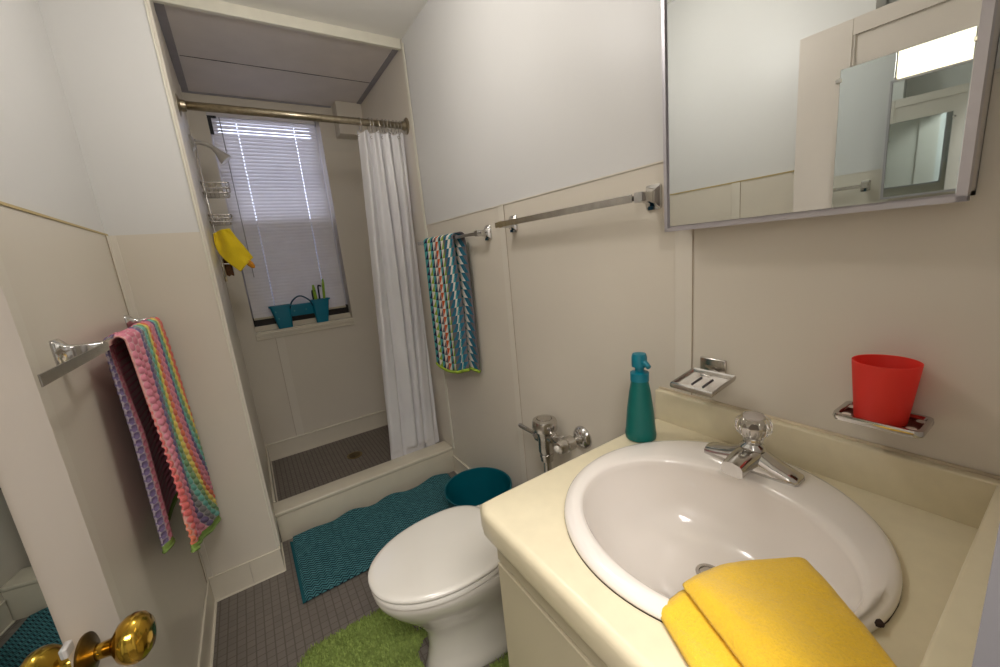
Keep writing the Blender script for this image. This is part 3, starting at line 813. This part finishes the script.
# lamp on top
lp = thing('vanity_light', 'long lit box light above the mirrored cabinet, seen in the mirrors', 'light fixture', (XR, .345, 2.0))
b = B(); box(b, XR-.105, XR-.012, .125, .567, 2.006, 2.150, bev=.006); obj('diffuser', b, M['lamp'], lp)
b = B(); box(b, XR-.012, XR+.004, .118, .575, 2.0, 2.156); box(b, XR-.108, XR-.01, .118, .125, 2.0, 2.156, bev=.001); box(b, XR-.108, XR-.01, .567, .575, 2.0, 2.156, bev=.001); obj('housing', b, M['chrome_dull'], lp)
# globe lamp added above the frame, unseen, as fill light for the room
LX, LY = .28, 1.18
cl = thing('added_ceiling_globe', 'added white glass globe on a short stem, unseen fill light for the bathroom', 'fill light', (LX, LY, ZC))
b = B(); lathe(b, [(.055, 0), (.055, .012), (.045, .02), (.012, .024), (.012, .19), (.03, .20)], (LX, LY, ZC), (0, 0, -1), 32); obj('fill_globe_base', b, M['chrome_dull'], cl, 40)
b = B(); lathe(b, [(.088*sin(pi*k/16)+.001, .195+.088-.088*cos(pi*k/16)) for k in range(17)], (LX, LY, ZC), (0, 0, -1), 32); obj('fill_globe_shade', b, M['fill_globe'], cl, 180)

# ------------------------------------------------------------------ vanity, counter, sink
CXF, CYL, CZT = .311, .652, .866
van = thing('vanity_cabinet', 'cream painted vanity cabinet beneath the countertop beside the toilet', 'vanity cabinet', (.63, .34, 0))
b = B(); box(b, .352, .368, .056, .634, .09, .80); box(b, .368, XR-.001, .056, .074, .09, .80); box(b, .368, XR-.001, .616, .634, .09, .80); box(b, .368, XR-.001, .074, .616, .09, .108); box(b, .40, XR-.001, .056, .634, 0, .09); obj('body', b, M['vanity'], van)
b = B(); box(b, .343, .352, .056, .636, .728, .804, bev=.001); obj('top_rail', b, M['vanity'], van)
for y0, y1 in ((.062, .343), (.347, .634)):
    b = B(); box(b, .340, .352, y0, y1, .11, .722, bev=.002); d_ = obj('door', b, M['vanity'], van)
    b = B(); ky_ = y1-.03 if y0 < .2 else y0+.03; lathe(b, [(.006, 0), (.006, .012), (.014, .018), (.014, .024), (.006, .028)], (.340, ky_, .64), (-1, 0, 0), 18); obj('knob', b, M['chrome_dull'], d_, 40)
# countertop: rounded-nose slab with an oval hole, splash boards
SKC, SKA, SKB = (.627, .346), .259, .250
ct = thing('countertop', 'cream laminate countertop with backsplash around the sink', 'countertop', (.62, .34, .80))
b = B()
hole = [(SKC[0]+(SKA-.012)*cos(2*pi*i/96), SKC[1]+(SKB-.012)*sin(2*pi*i/96)) for i in range(96)]
X0, X1, Y0, Y1 = CXF, XR-.001, YN+.001, CYL
def rayrect(cx, cy, dx, dy, x0, x1, y0, y1, r=.02):
    t = min([(q-cx)/dx for q in (x0, x1) if abs(dx) > 1e-9 and (q-cx)/dx > 0]+[(q-cy)/dy for q in (y0, y1) if abs(dy) > 1e-9 and (q-cy)/dy > 0])
    return cx+dx*t, cy+dy*t
def outer(inset, z):
    x0, x1, y0, y1 = X0+inset, X1, Y0, Y1-inset*.6; out = []
    r = .014
    for i in range(96):
        a = 2*pi*i/96
        px, py = rayrect(SKC[0], SKC[1], cos(a), sin(a), x0, x1, y0, y1)
        # round the free corner (x0,y1)
        if px < x0+r and py > y1-r:
            q = V((px-(x0+r), py-(y1-r))); 
            if q.length > 1e-6: q = q.normalized()*r; px, py = x0+r+q.x, y1-r+q.y
        out.append(V((px, py, z)))
    return out
rings = [[V((x, y, CZT-.04)) for x, y in hole], [V((x, y, CZT)) for x, y in hole]]
prof = [(.016, CZT+.0003), (.010, CZT-.0008), (.0045, CZT-.004), (.001, CZT-.010), (0, CZT-.018), (0, CZT-.052), (.002, CZT-.058), (.006, CZT-.060)]
rings += [outer(i, z) for i, z in prof]+[outer(.03, CZT-.060), outer(.03, CZT-.04)]
rings.append(rings[0])
R_ = [[b.verts.new(p) for p in r] for r in rings[:-1]]
for k in range(len(R_)):
    A, Bq = R_[k], R_[(k+1) % len(R_)]
    for i in range(96): b.faces.new((A[i], A[(i+1) % 96], Bq[(i+1) % 96], Bq[i]))
obj('slab', b, M['counter'], ct, 50)
b = B(); box(b, XR-.022, XR-.001, YN+.001, CYL-.002, CZT-.002, CZT+.086, bev=.004, seg=3)
obj('backsplash', b, M['counter'], ct, 50)
b = B(); box(b, CXF+.012, XR-.02, YN+.001, .050, CZT-.002, CZT+.086, bev=.004, seg=3); obj('side_splash', b, M['counter'], ct, 50)
b = B(); tube(b, [(XR-.003, YN, CZT+.087), (XR-.003, CYL-.004, CZT+.087)], .004, 6); tube(b, [(CXF+.02, .052, CZT+.0005), (XR-.02, .052, CZT+.0005)], .0035, 6)
obj('caulk_line', b, M['caulk_brown'], ct, 180)

# sink
sk = thing('sink', 'white oval drop-in porcelain sink set in the cream countertop', 'sink', (SKC[0], SKC[1], .70))
b = B(); NSG = 96
IC, IA, IB = (.582, .334), .180, .213
def ell(cx, cy, a, bb_, z, p=2): return [V((cx+a*cos(2*pi*i/NSG), cy+bb_*sin(2*pi*i/NSG), z)) for i in range(NSG)]
def mixr(t, z, extra=0):
    return ell(SKC[0]+(IC[0]-SKC[0])*t, SKC[1]+(IC[1]-SKC[1])*t, SKA+(IA-SKA)*t, SKB+(IB-SKB)*t, z)
DC = (.640, .345)
rings = [ell(*SKC, SKA-.014, SKB-.014, CZT-.03), ell(*SKC, SKA-.014, SKB-.014, CZT-.001), ell(*SKC, SKA, SKB, CZT+.0012), ell(*SKC, SKA+.002, SKB+.002, CZT+.005), ell(*SKC, SKA+.001, SKB+.001, CZT+.010),
         ell(*SKC, SKA-.004, SKB-.004, CZT+.015), ell(*SKC, SKA-.012, SKB-.012, CZT+.0175), mixr(.45, CZT+.0185), mixr(.8, CZT+.0175), mixr(.95, CZT+.015), mixr(1.0, CZT+.011)]
for k in range(1, 15):
    t = k/14; a = t*pi/2
    f = cos(a)**.62 if k < 14 else .0; z = CZT+.011-.150*sin(a)**1.15
    cx = IC[0]+(DC[0]-IC[0])*t; cy = IC[1]+(DC[1]-IC[1])*t
    rings.append(ell(cx, cy, max(.022, IA*f*(1-.04*t)), max(.022, IB*f*(1-.04*t)), z))
loft(b, rings, True, False, False)
sk_b = obj('basin', b, M['porcelain'], sk, 180)
zb = CZT+.011-.150
b = B(); lathe(b, [(.0235, .001), (.0235, .003), (.018, .0035), (.0165, 0)], (DC[0], DC[1], zb), seg=28); lathe(b, [(.0165, -.001), (.0155, .002), (.001, .0025)], (DC[0], DC[1], zb), seg=28); obj('drain', b, M['chrome_dull'], sk, 40)
b = B(); tube(b, [(SKC[0]+(SKA+.001)*cos(a), SKC[1]+(SKB+.001)*sin(a), CZT+.001) for a in [radians(-100+i*4) for i in range(35)]], [.0006+.0007*abs(sin(i*1.7)) for i in range(35)], 6)
tube(b, [(SKC[0]+(SKA+.001)*cos(a), SKC[1]+(SKB+.001)*sin(a), CZT+.001) for a in [radians(150+i*4) for i in range(26)]], .0007, 6)
obj('grime_line', b, M['rust'], sk, 180)
b = B(); a = radians(-101)
lathe(b, [(.001, .0), (.0085, .001), (.006, .0035), (.001, .0045)], (SKC[0]+(SKA-.002)*cos(a), SKC[1]+(SKB-.002)*sin(a), CZT+.0085), seg=9)
lathe(b, [(.001, .0), (.006, .001), (.004, .0035), (.001, .0045)], (SKC[0]+(SKA-.001)*cos(a)+.009, SKC[1]+(SKB-.002)*sin(a)+.003, CZT+.006), seg=8); obj('rust_chip', b, M['rust'], sk)

# faucet
fa = thing('faucet', 'chrome centre-set faucet with a clear acrylic knob on the sink', 'faucet', (.84, .365, CZT+.0185))
FX, FY, FZ = .815, .355, CZT+.0175
b = B()
def frect(cx, cy, hx, hy, z, r=.35, n=5):
    rr = min(hx, hy)*r*2; rr = min(rr, min(hx, hy)*.98); out = []
    for sx, sy, s in ((1, 1, 0), (-1, 1, 1), (-1, -1, 2), (1, -1, 3)):
        for k in range(n):
            a = s*pi/2+k*pi/2/(n-1); out.append(V((cx+sx*(hx-rr)+rr*cos(a), cy+sy*(hy-rr)+rr*sin(a), z)))
    return out
# base plate wings, tapered towards the ends: sections along y
rings = []
for t, hw, h in ((-.088, .015, .008), (-.085, .020, .013), (-.068, .023, .018), (-.045, .025, .026), (-.022, .027, .038), (0, .028, .044), (.022, .027, .038), (.045, .025, .027), (.070, .024, .021), (.090, .021, .016), (.093, .015, .010)):
    c = FY+t; sec = []
    for (px, pz) in ((-1, 0), (-1, .55), (-.8, .85), (-.45, 1), (0, 1.04), (.45, 1), (.8, .85), (1, .55), (1, 0)): sec.append(V((FX+px*hw, c, FZ+pz*h)))
    rings.append(sec)
loft(b, rings, True, True, True); obj('base', b, M['chrome'], fa, 50)
b = B(); rings = []
for t in range(9):
    q = t/8; x = FX-.005-.077*q; z = FZ+.028-.004*q+.005*sin(pi*q); hw = .024-.004*q; hh = .017-.003*q
    sec = [V((x, FY+hw*px, z+hh*pz)) for px, pz in ((-1, -.8), (-1, .3), (-.75, .8), (0, 1.05), (.75, .8), (1, .3), (1, -.8), (.6, -1), (-.6, -1))]
    rings.append(sec)
loft(b, rings, True, True, True); sp_ = obj('spout', b, M['chrome'], fa, 50)
b = B(); lathe(b, [(.0115, 0), (.0115, .008), (.009, .010)], (FX-.068, FY, FZ+.016), (0, 0, -1), 20); obj('aerator', b, M['chrome_dull'], sp_, 40)
b = B(); lathe(b, [(.024, .0), (.022, .006), (.016, .010), (.014, .016)], (FX, FY, FZ+.042), seg=28); obj('stem', b, M['chrome'], fa, 40)
b = B(); rings = []
for z, r, fl in ((.000, .017, .04), (.010, .018, .08), (.016, .022, .08), (.023, .029, .06), (.032, .0325, .08), (.042, .0325, .08), (.051, .029, .06), (.059, .021, .02), (.063, .008, 0)):
    rings.append([V((FX+r*(1+fl*cos(14*a)*.5)*cos(a), FY+r*(1+fl*cos(14*a)*.5)*sin(a), FZ+.054+z)) for a in [2*pi*i/84 for i in range(84)]])
loft(b, rings, True, True, True); kb = obj('knob', b, M['acrylic'], fa, 40)
b = B(); lathe(b, [(.012, 0), (.012, .012), (.010, .014), (.019, .030), (.019, .034), (.004, .036)], (FX, FY, FZ+.056), seg=20); obj('screw_core', b, M['chrome'], kb, 40)
b = B(); lathe(b, [(.017, 0), (.018, .003), (.015, .006), (.002, .007)], (FX, FY, FZ+.105), seg=28); obj('cap_disc', b, simple('white_cap', (225, 215, 208), .3), kb, 50)
b = B(); tube(b, [(FX+.032, FY, FZ+.02), (FX+.032, FY, FZ+.062)], .003, 8); lathe(b, [(.002, 0), (.0055, .003), (.0055, .008), (.002, .010)], (FX+.032, FY, FZ+.060), seg=12); obj('lift_rod', b, M['chrome_dull'], fa, 60)

# soap bottle
sx, sy = .783, .606; zc = CZT+.001
so = thing('soap_bottle', 'tapered teal pump soap bottle on the countertop left of the sink', 'soap dispenser', (sx, sy, zc))
b = B(); lathe(b, [(.030, 0), (.0375, .003), (.0385, .012), (.037, .022), (.0365, .026), (.0325, .075), (.026, .125), (.021, .152), (.020, .158)], (sx, sy, zc), seg=40); obj('bottle', b, simple('teal_bottle', (0, 98, 92), .32, var=.03), so, 50)
b = B(); lathe(b, [(.0225, .155), (.0225, .176), (.016, .178), (.011, .180), (.011, .190), (.0185, .192), (.0185, .216), (.016, .224), (.004, .227)], (sx, sy, zc), seg=32)
tube(b, [(sx, sy, zc+.205), (sx-.005, sy-.022, zc+.204), (sx-.009, sy-.034, zc+.197)], [.0075, .007, .006], 10); obj('pump', b, M['teal_pump'], so, 50)

# soap dish on the wall
sd = thing('soap_dish', 'square chrome soap dish on the wall above the backsplash, next to the teal bottle', 'soap dish', (XR, .50, 1.0))
b = B(); box(b, XR-.007, XR, .466, .530, 1.020, 1.066, bev=.003); box(b, XR-.04, XR-.004, .485, .512, 1.012, 1.034, bev=.004); obj('wall_bracket', b, M['chrome_dull'], sd, 50)
b = B(); dA = [V((.828, .553, 1.008)), V((.828, .449, 1.006)), V((.897, .432, 1.033)), V((.897, .535, 1.033))]
cen = sum(dA, V())/4; up = V((.28, 0, 1)).normalized()
def shr(f, d): return [cen+(p-cen)*f+up*d for p in dA]
loft(b, [shr(.88, -.006), shr(.97, -.003), shr(1.0, .002), shr(1.0, .007), shr(.96, .010), shr(.92, .007), shr(.90, .001)], True, True, True)
dsh = obj('tray', b, M['chrome_dull'], sd)
b = B()
for f in (.36, .62):
    a0 = dA[1].lerp(dA[0], f); a1 = dA[2].lerp(dA[3], f); p, q = a0.lerp(a1, .28)+up*.0025, a0.lerp(a1, .72)+up*.0025; tube(b, [p, q], .0022, 6)
obj('drain_slots', b, M['dark_metal'], dsh)

# tumbler holder + red cup
th_ = thing('tumbler_holder', 'chrome wall holder with holes under the red tumbler', 'cup holder', (XR, .18, 1.015))
b = B(); zt = 1.023
rings = []
for ins, z in ((.006, zt-.004), (0, zt-.001), (0, zt+.005), (.004, zt+.008), (.008, zt+.005), (.009, zt+.001)): rings.append(frect((.838+XR-.006)/2, .181, (XR-.006-.838)/2-ins, .057-ins, z, .14, 5))
loft(b, rings, True, True, True); hp_ = obj('plate', b, simple('holder_dark_chrome', (120, 70, 62), .3, .9, var=.1), th_, 50)
b = B(); rings = []
for ins, z in ((0.0, zt-.002), (-.001, zt+.003), (0.0, zt+.0088), (.006, zt+.0088), (.0085, zt+.004)): rings.append(frect((.838+XR-.006)/2, .181, (XR-.006-.838)/2-ins, .057-ins, z, .14, 5))
loft(b, rings, True); obj('rim', b, M['chrome'], hp_, 50)
for x, y in ((.856, .140), (.897, .136), (.856, .222), (.897, .226)):
    b = B(); lathe(b, [(.0065, 0), (.0065, .0006)], (x, y, zt+.0052), seg=16); obj('toothbrush_hole', b, M['wainscot'], hp_)
b = B(); box(b, XR-.008, XR, .15, .21, .995, 1.03, bev=.003); obj('wall_bracket', b, M['chrome_dull'], th_)
cx, cy, cz = .874, .182, zt+.0025
b = B(); lathe(b, [(.0325, 0), (.034, .002), (.0435, .104), (.0435, .1045), (.0415, .1045), (.032, .004)], (cx, cy, cz), seg=48); tag(obj('tumbler', b, M['red_cup'], None, 50), 'red frosted plastic tumbler standing in the wall holder', 'cup')

# yellow towel on sink rim
yt = thing('face_towel', 'folded yellow terry towel draped over the front of the sink and counter', 'towel', (.42, .17, CZT))
def patch(A, Bc, Cc, D, zf, th=.012, sag=0):
    def fn(u, v):
        p = V(A).lerp(V(Bc), u).lerp(V(D).lerp(V(Cc), u), v)
        # rounded corner at A and B
        r = .0
        z = zf(p, u, v)+.0035*nz(p.x*22, p.y*22, th)+.0005*nz(p.x*110, p.y*110, 3)
        e = min(u, 1-u, v*1.2, 1)/.06
        z -= th*.5*max(0, 1-e)**2
        j = 0
        return V((p.x+j, p.y+j, z))
    return fn
def lowz(p, u, v):
    z = CZT+.024
    if p.x < .42: z = CZT+.024-.014*min(1, max(0, (.42-p.x)/.04))
    if p.x < .322: z -= (.322-p.x)*2.5
    return z
def topz(p, u, v):
    z = lowz(p, u, v)+.017
    din = ((p.x-IC[0])/IA)**2+((p.y-IC[1])/IB)**2
    if din < 1: z -= .012*(1-din)
    return z
fn = patch((.388, .272, 0), (.475, .250, 0), (.45, .054, 0), (.292, .08, 0), lowz)
b = B(); grid(b, 60, 80, fn); o = obj('lower_fold', b, M['yellow_terry'], yt, 180, recalc=False); solid(o, .013)
def arcpatch(u, v):
    f = patch((.424, .258, 0), (.590, .184, 0), (.476, .054, 0), (.352, .056, 0), topz, .016)
    p = f(u, v)
    # far edge bulges outward
    bul = .022*sin(pi*min(1, u*1.0))*(1-v)**3
    return p+V((.45*bul, .9*bul, -.2*bul))
b = B(); grid(b, 120, 110, arcpatch); o = obj('upper_fold', b, M['yellow_terry'], yt, 180, recalc=False); solid(o, .017)

# ------------------------------------------------------------------ toilet
TY = 1.093
to = thing('toilet', 'white elongated tankless toilet with closed lid against the right wall', 'toilet', (.50, TY, 0))
def egg(xf, xb, hw, z, n=64, sharp=1.0):
    """elongated outline: front tip xf (towards -x), back xb"""
    out = []; xm_ = xf+(xb-xf)*.58
    for i in range(n):
        a = 2*pi*i/n; c, s = cos(a), sin(a)
        if c < 0: x = xm_+(xm_-xf)*c; y = hw*abs(s)**.92*(1 if s >= 0 else -1)
        else:
            x = xm_+(xb-xm_)*c**.7 if c > 0 else xm_; y = hw*(abs(s)**.72)*(1 if s >= 0 else -1)
        out.append(V((x, TY+y, z)))
    return out
b = B()
rings = [egg(.275, .80, .115, 0), egg(.272, .80, .118, .012), egg(.285, .80, .106, .04), egg(.295, .80, .100, .10), egg(.290, .80, .102, .16), egg(.262, .80, .118, .215), egg(.215, .78, .142, .27), egg(.175, .76, .163, .32), egg(.157, .75, .173, .352), egg(.150, .75, .178, .375), egg(.153, .75, .176, .384), egg(.168, .74, .164, .387)]
loft(b, rings, True, True, True); obj('bowl', b, M['toilet_white'], to, 60)
b = B(); box(b, .62, .885, TY-.105, TY+.105, .20, .372, bev=.02, seg=4); obj('rear_deck', b, M['toilet_white'], to, 50)
b = B(); loft(b, [egg(.158, .60, .168, .388), egg(.151, .60, .175, .392), egg(.147, .605, .179, .395), egg(.147, .605, .179, .405), egg(.151, .60, .176, .409)], True, True, True); obj('seat', b, M['seat_plastic'], to, 50)
b = B(); rings = [egg(.156, .60, .170, .4125), egg(.147, .604, .179, .415), egg(.144, .604, .182, .420), egg(.145, .602, .181, .426), egg(.151, .59, .175, .4295), egg(.165, .58, .163, .431), egg(.20, .55, .137, .4318), egg(.26, .52, .10, .4322), egg(.34, .46, .04, .4325)]
loft(b, rings, True, True, True); obj('lid', b, M['seat_plastic'], to, 70)
for s in (-1, 1):
    b = B(); tube(b, [(.605, TY+s*.075-.02, .405), (.605, TY+s*.075+.02, .405)], .011, 12); obj('hinge', b, M['seat_plastic'], to, 50)

# flush valve
VX, VY = .857, 1.10
fv = thing('flush_valve', 'chrome flush valve with side handle on the wall behind the toilet', 'flush valve', (VX, VY, .37))
b = B(); lathe(b, [(.047, 0), (.048, .004), (.048, .030), (.044, .040), (.030, .044), (.028, .041), (.0265, .046), (.012, .049)], (VX, VY, .690), seg=36); lathe(b, [(.026, -.1), (.030, -.09), (.030, -.03), (.036, -.012), (.040, 0)], (VX, VY, .692), seg=28)
lathe(b, [(.027, 0), (.027, .012), (.024, .014)], (VX, VY, .578), seg=24); obj('valve_body', b, M['chrome_dull'], fv, 50)
b = B(); tube(b, [(VX, VY, .60), (VX, VY, .372)], .015, 20); lathe(b, [(.024, 0), (.024, .018), (.016, .022)], (VX, VY, .560), seg=24); lathe(b, [(.026, 0), (.026, .02), (.018, .024)], (VX, VY, .372), seg=8); obj('flush_tube', b, M['chrome_dull'], fv, 50)
b = B(); lathe(b, [(.024, .0), (.024, .020), (.018, .026), (.015, .042), (.010, .046)], (VX, VY+.022, .648), (0, 1, .0), 20); tube(b, [(VX, VY+.06, .648), (VX-.002, VY+.10, .649), (VX-.004, VY+.158, .652), (VX-.004, VY+.166, .652)], [.0075, .008, .0095, .007], 12); obj('handle', b, M['chrome_dull'], fv, 50)
b = B(); tube(b, [(VX, VY-.02, .668), (VX, .99, .676)], .013, 16); lathe(b, [(.021, 0), (.021, .022), (.015, .026)], (VX, VY-.030, .669), (0, -1, 0.05), 8); lathe(b, [(.019, 0), (.019, .022), (.014, .026)], (VX, 1.028, .673), (0, -1, 0), 20); obj('outlet_pipe', b, M['chrome_dull'], fv, 50)
b = B(); SY = .967
lathe(b, [(.010, 0), (.020, .004), (.023, .014), (.023, .034), (.020, .036), (.0255, .040), (.0255, .070), (.020, .074), (.016, .080), (.016, .098), (.021, .102), (.021, .125)], (.800, SY, .681), (1, 0, 0), 28)
obj('stop_valve', b, M['chrome_dull'], fv, 45)
b = B(); lathe(b, [(.0075, 0), (.012, .003), (.012, .012)], (.792, SY, .681), (1, 0, 0), 20); obj('stop_cap', b, simple('cap_pale', (220, 215, 205), .3), fv, 45)
b = B(); lathe(b, [(.043, 0), (.043, .003), (.038, .012), (.026, .020), (.021, .022)], (XR-.0005, SY, .681), (-1, 0, 0), 36); obj('wall_flange', b, M['chrome'], fv, 45)

# ------------------------------------------------------------------ bin
BX, BY = .752, 1.515
bn = B()
lathe(bn, [(.115, 0), (.120, .004), (.157, .275), (.163, .280), (.162, .286), (.156, .284), (.117, .012), (.001, .010)], (BX, BY, .0005), seg=56, cap1=True)
tag(obj('waste_bin', bn, M['teal_plastic'], None, 60), 'round open teal plastic waste bin between the toilet and the shower curb', 'waste bin')

# ------------------------------------------------------------------ bath mat
def bm_fn(u, v):
    # u along x, v towards the curb
    x = -.045+.90*u; ymax = YC-.012
    y = 1.670+(ymax-1.670)*v+.012*u*(1-v)
    edge = v**6
    y -= .035*edge*max(0, sin(u*9.5+.9))**2*.9+.010*edge*sin(u*31)*.5
    z = .005+.0035*abs(nz(u*6, v*4))+edge*(.012+.010*sin(u*23)+.012*max(0, sin(u*9+1)))+.004*sin(v*9+u*3)*.4
    if u < .02: z = .004
    z = max(z, .0035)
    x += -.006*v+.02*(v-.5)*u
    return V((x, y+.03*u*0, z))
b = B(); grid(b, 160, 90, bm_fn, uvfn=lambda u, v: (u*.90, v*.48)); o = obj('bath_mat', b, M['chevron'], None, 180, recalc=False); solid(o, .006, 1)
tag(o, 'teal chevron-woven bath mat on the floor along the shower curb', 'bath mat')

# ------------------------------------------------------------------ green contour rug
def inside(x, y):
    # rounded outline minus the notch round the toilet base
    cx0, cx1, cy0, cy1, r = -.125, .56, .74, 1.43, .13
    dx_ = max(cx0+r-x, 0, x-(cx1-r)); dy_ = max(cy0+r-y, 0, y-(cy1-r))
    if x < cx0 or x > cx1 or y < cy0 or y > cy1 or dx_*dx_+dy_*dy_ > r*r: return -1
    if x > .26 and ((x > .33 and abs(y-TY) < .127) or ((x-.375)**2/.125**2+(y-TY)**2/.127**2) < 1): return -1
    if y > 1.225+.16*max(0, (.30-x)/.4)**.5+.02 and x > .29: return -1
    if x > .344 and y < .66: return -1
    return 1
b = B(); st = .010; nx, ny = 70, 72; gv = {}
for i in range(nx+1):
    for j in range(ny+1):
        x = -.13+i*st; y = .73+j*st
        if inside(x, y) > 0:
            gv[i, j] = b.verts.new((x, y, .016+.005*nz(x*20, y*20)))
for (i, j), v in list(gv.items()):
    q = [(i, j), (i+1, j), (i+1, j+1), (i, j+1)]
    if all(k in gv for k in q): b.faces.new([gv[k] for k in q])
be = [e for e in b.edges if len(e.link_faces) == 1]
r_ = bmesh.ops.extrude_edge_only(b, edges=be)
for v in [g for g in r_['geom'] if isinstance(g, bmesh.types.BMVert)]: v.co.z = .001
for v in [v for v in b.verts if not v.link_faces]: b.verts.remove(v)
pts = list(gv.keys())
for k in range(26000):
    i, j = random.choice(pts); x = -.13+(i+random.uniform(-.7, .7))*st; y = .73+(j+random.uniform(-.7, .7))*st
    h = .010+random.random()*.010; a = random.uniform(0, 2*pi); l = random.uniform(0, .009); w = .0016
    a2 = random.uniform(0, pi); p = V((x, y, .012)); s = V((w*cos(a2), w*sin(a2), 0)); tip = p+V((l*cos(a), l*sin(a), h))
    m_ = p+V((l*.3*cos(a), l*.3*sin(a), h*.6))
    v1, v2, v3, v4, v5 = [b.verts.new(q) for q in (p-s, p+s, m_+s, m_-s, tip)]
    b.faces.new((v1, v2, v3, v4)); b.faces.new((v4, v3, v5))
tag(obj('contour_rug', b, M['rug'], None, None, recalc=False), 'green shag contour rug on the floor around the toilet base', 'rug')

# ------------------------------------------------------------------ light
def area(name, loc, size, sy, power, col, rot):
    l = bpy.data.lights.new(name, 'AREA'); l.shape = 'RECTANGLE'; l.size = size; l.size_y = sy; l.energy = power; l.color = col
    o = bpy.data.objects.new(name, l); COL.objects.link(o); o.location = loc; o.rotation_euler = rot; return o
area('hall_fill_light', (-.12, -.62, 2.30), .7, .5, 29, (1, .95, .92), (0, 0, 0))  # added fill light behind the camera, standing in for a hall lamp
w = bpy.data.worlds.new('daylight'); SC.world = w; w.use_nodes = True
w.node_tree.nodes['Background'].inputs[0].default_value = (.86, .88, 1.0, 1); w.node_tree.nodes['Background'].inputs[1].default_value = 3.1

# ------------------------------------------------------------------ camera
RM = [[0.831392899020768, -0.5479936592485386, -0.09213466709789468], [-0.18878122970355288, -0.12259481090854796, -0.9743367793786252], [0.5226351449811404, 0.8274499753832216, -0.2053753721088494]]
cam = bpy.data.cameras.new('camera'); co = bpy.data.objects.new('camera', cam); COL.objects.link(co)
m = Matrix(((RM[0][0], -RM[1][0], -RM[2][0], 0), (RM[0][1], -RM[1][1], -RM[2][1], 0), (RM[0][2], -RM[1][2], -RM[2][2], 1.37), (0, 0, 0, 1)))
co.matrix_world = m
cam.sensor_width = 36; cam.lens = 390.7888/1000*36; cam.clip_start = .01; cam.clip_end = 50
SC.camera = co
SC.cycles.glossy_bounces = 14; SC.cycles.max_bounces = 18
SC.view_settings.view_transform = 'Standard'; SC.view_settings.look = 'None'; SC.view_settings.gamma = 1
SC.view_settings.use_curve_mapping = False
SC.view_settings.exposure = 0.62
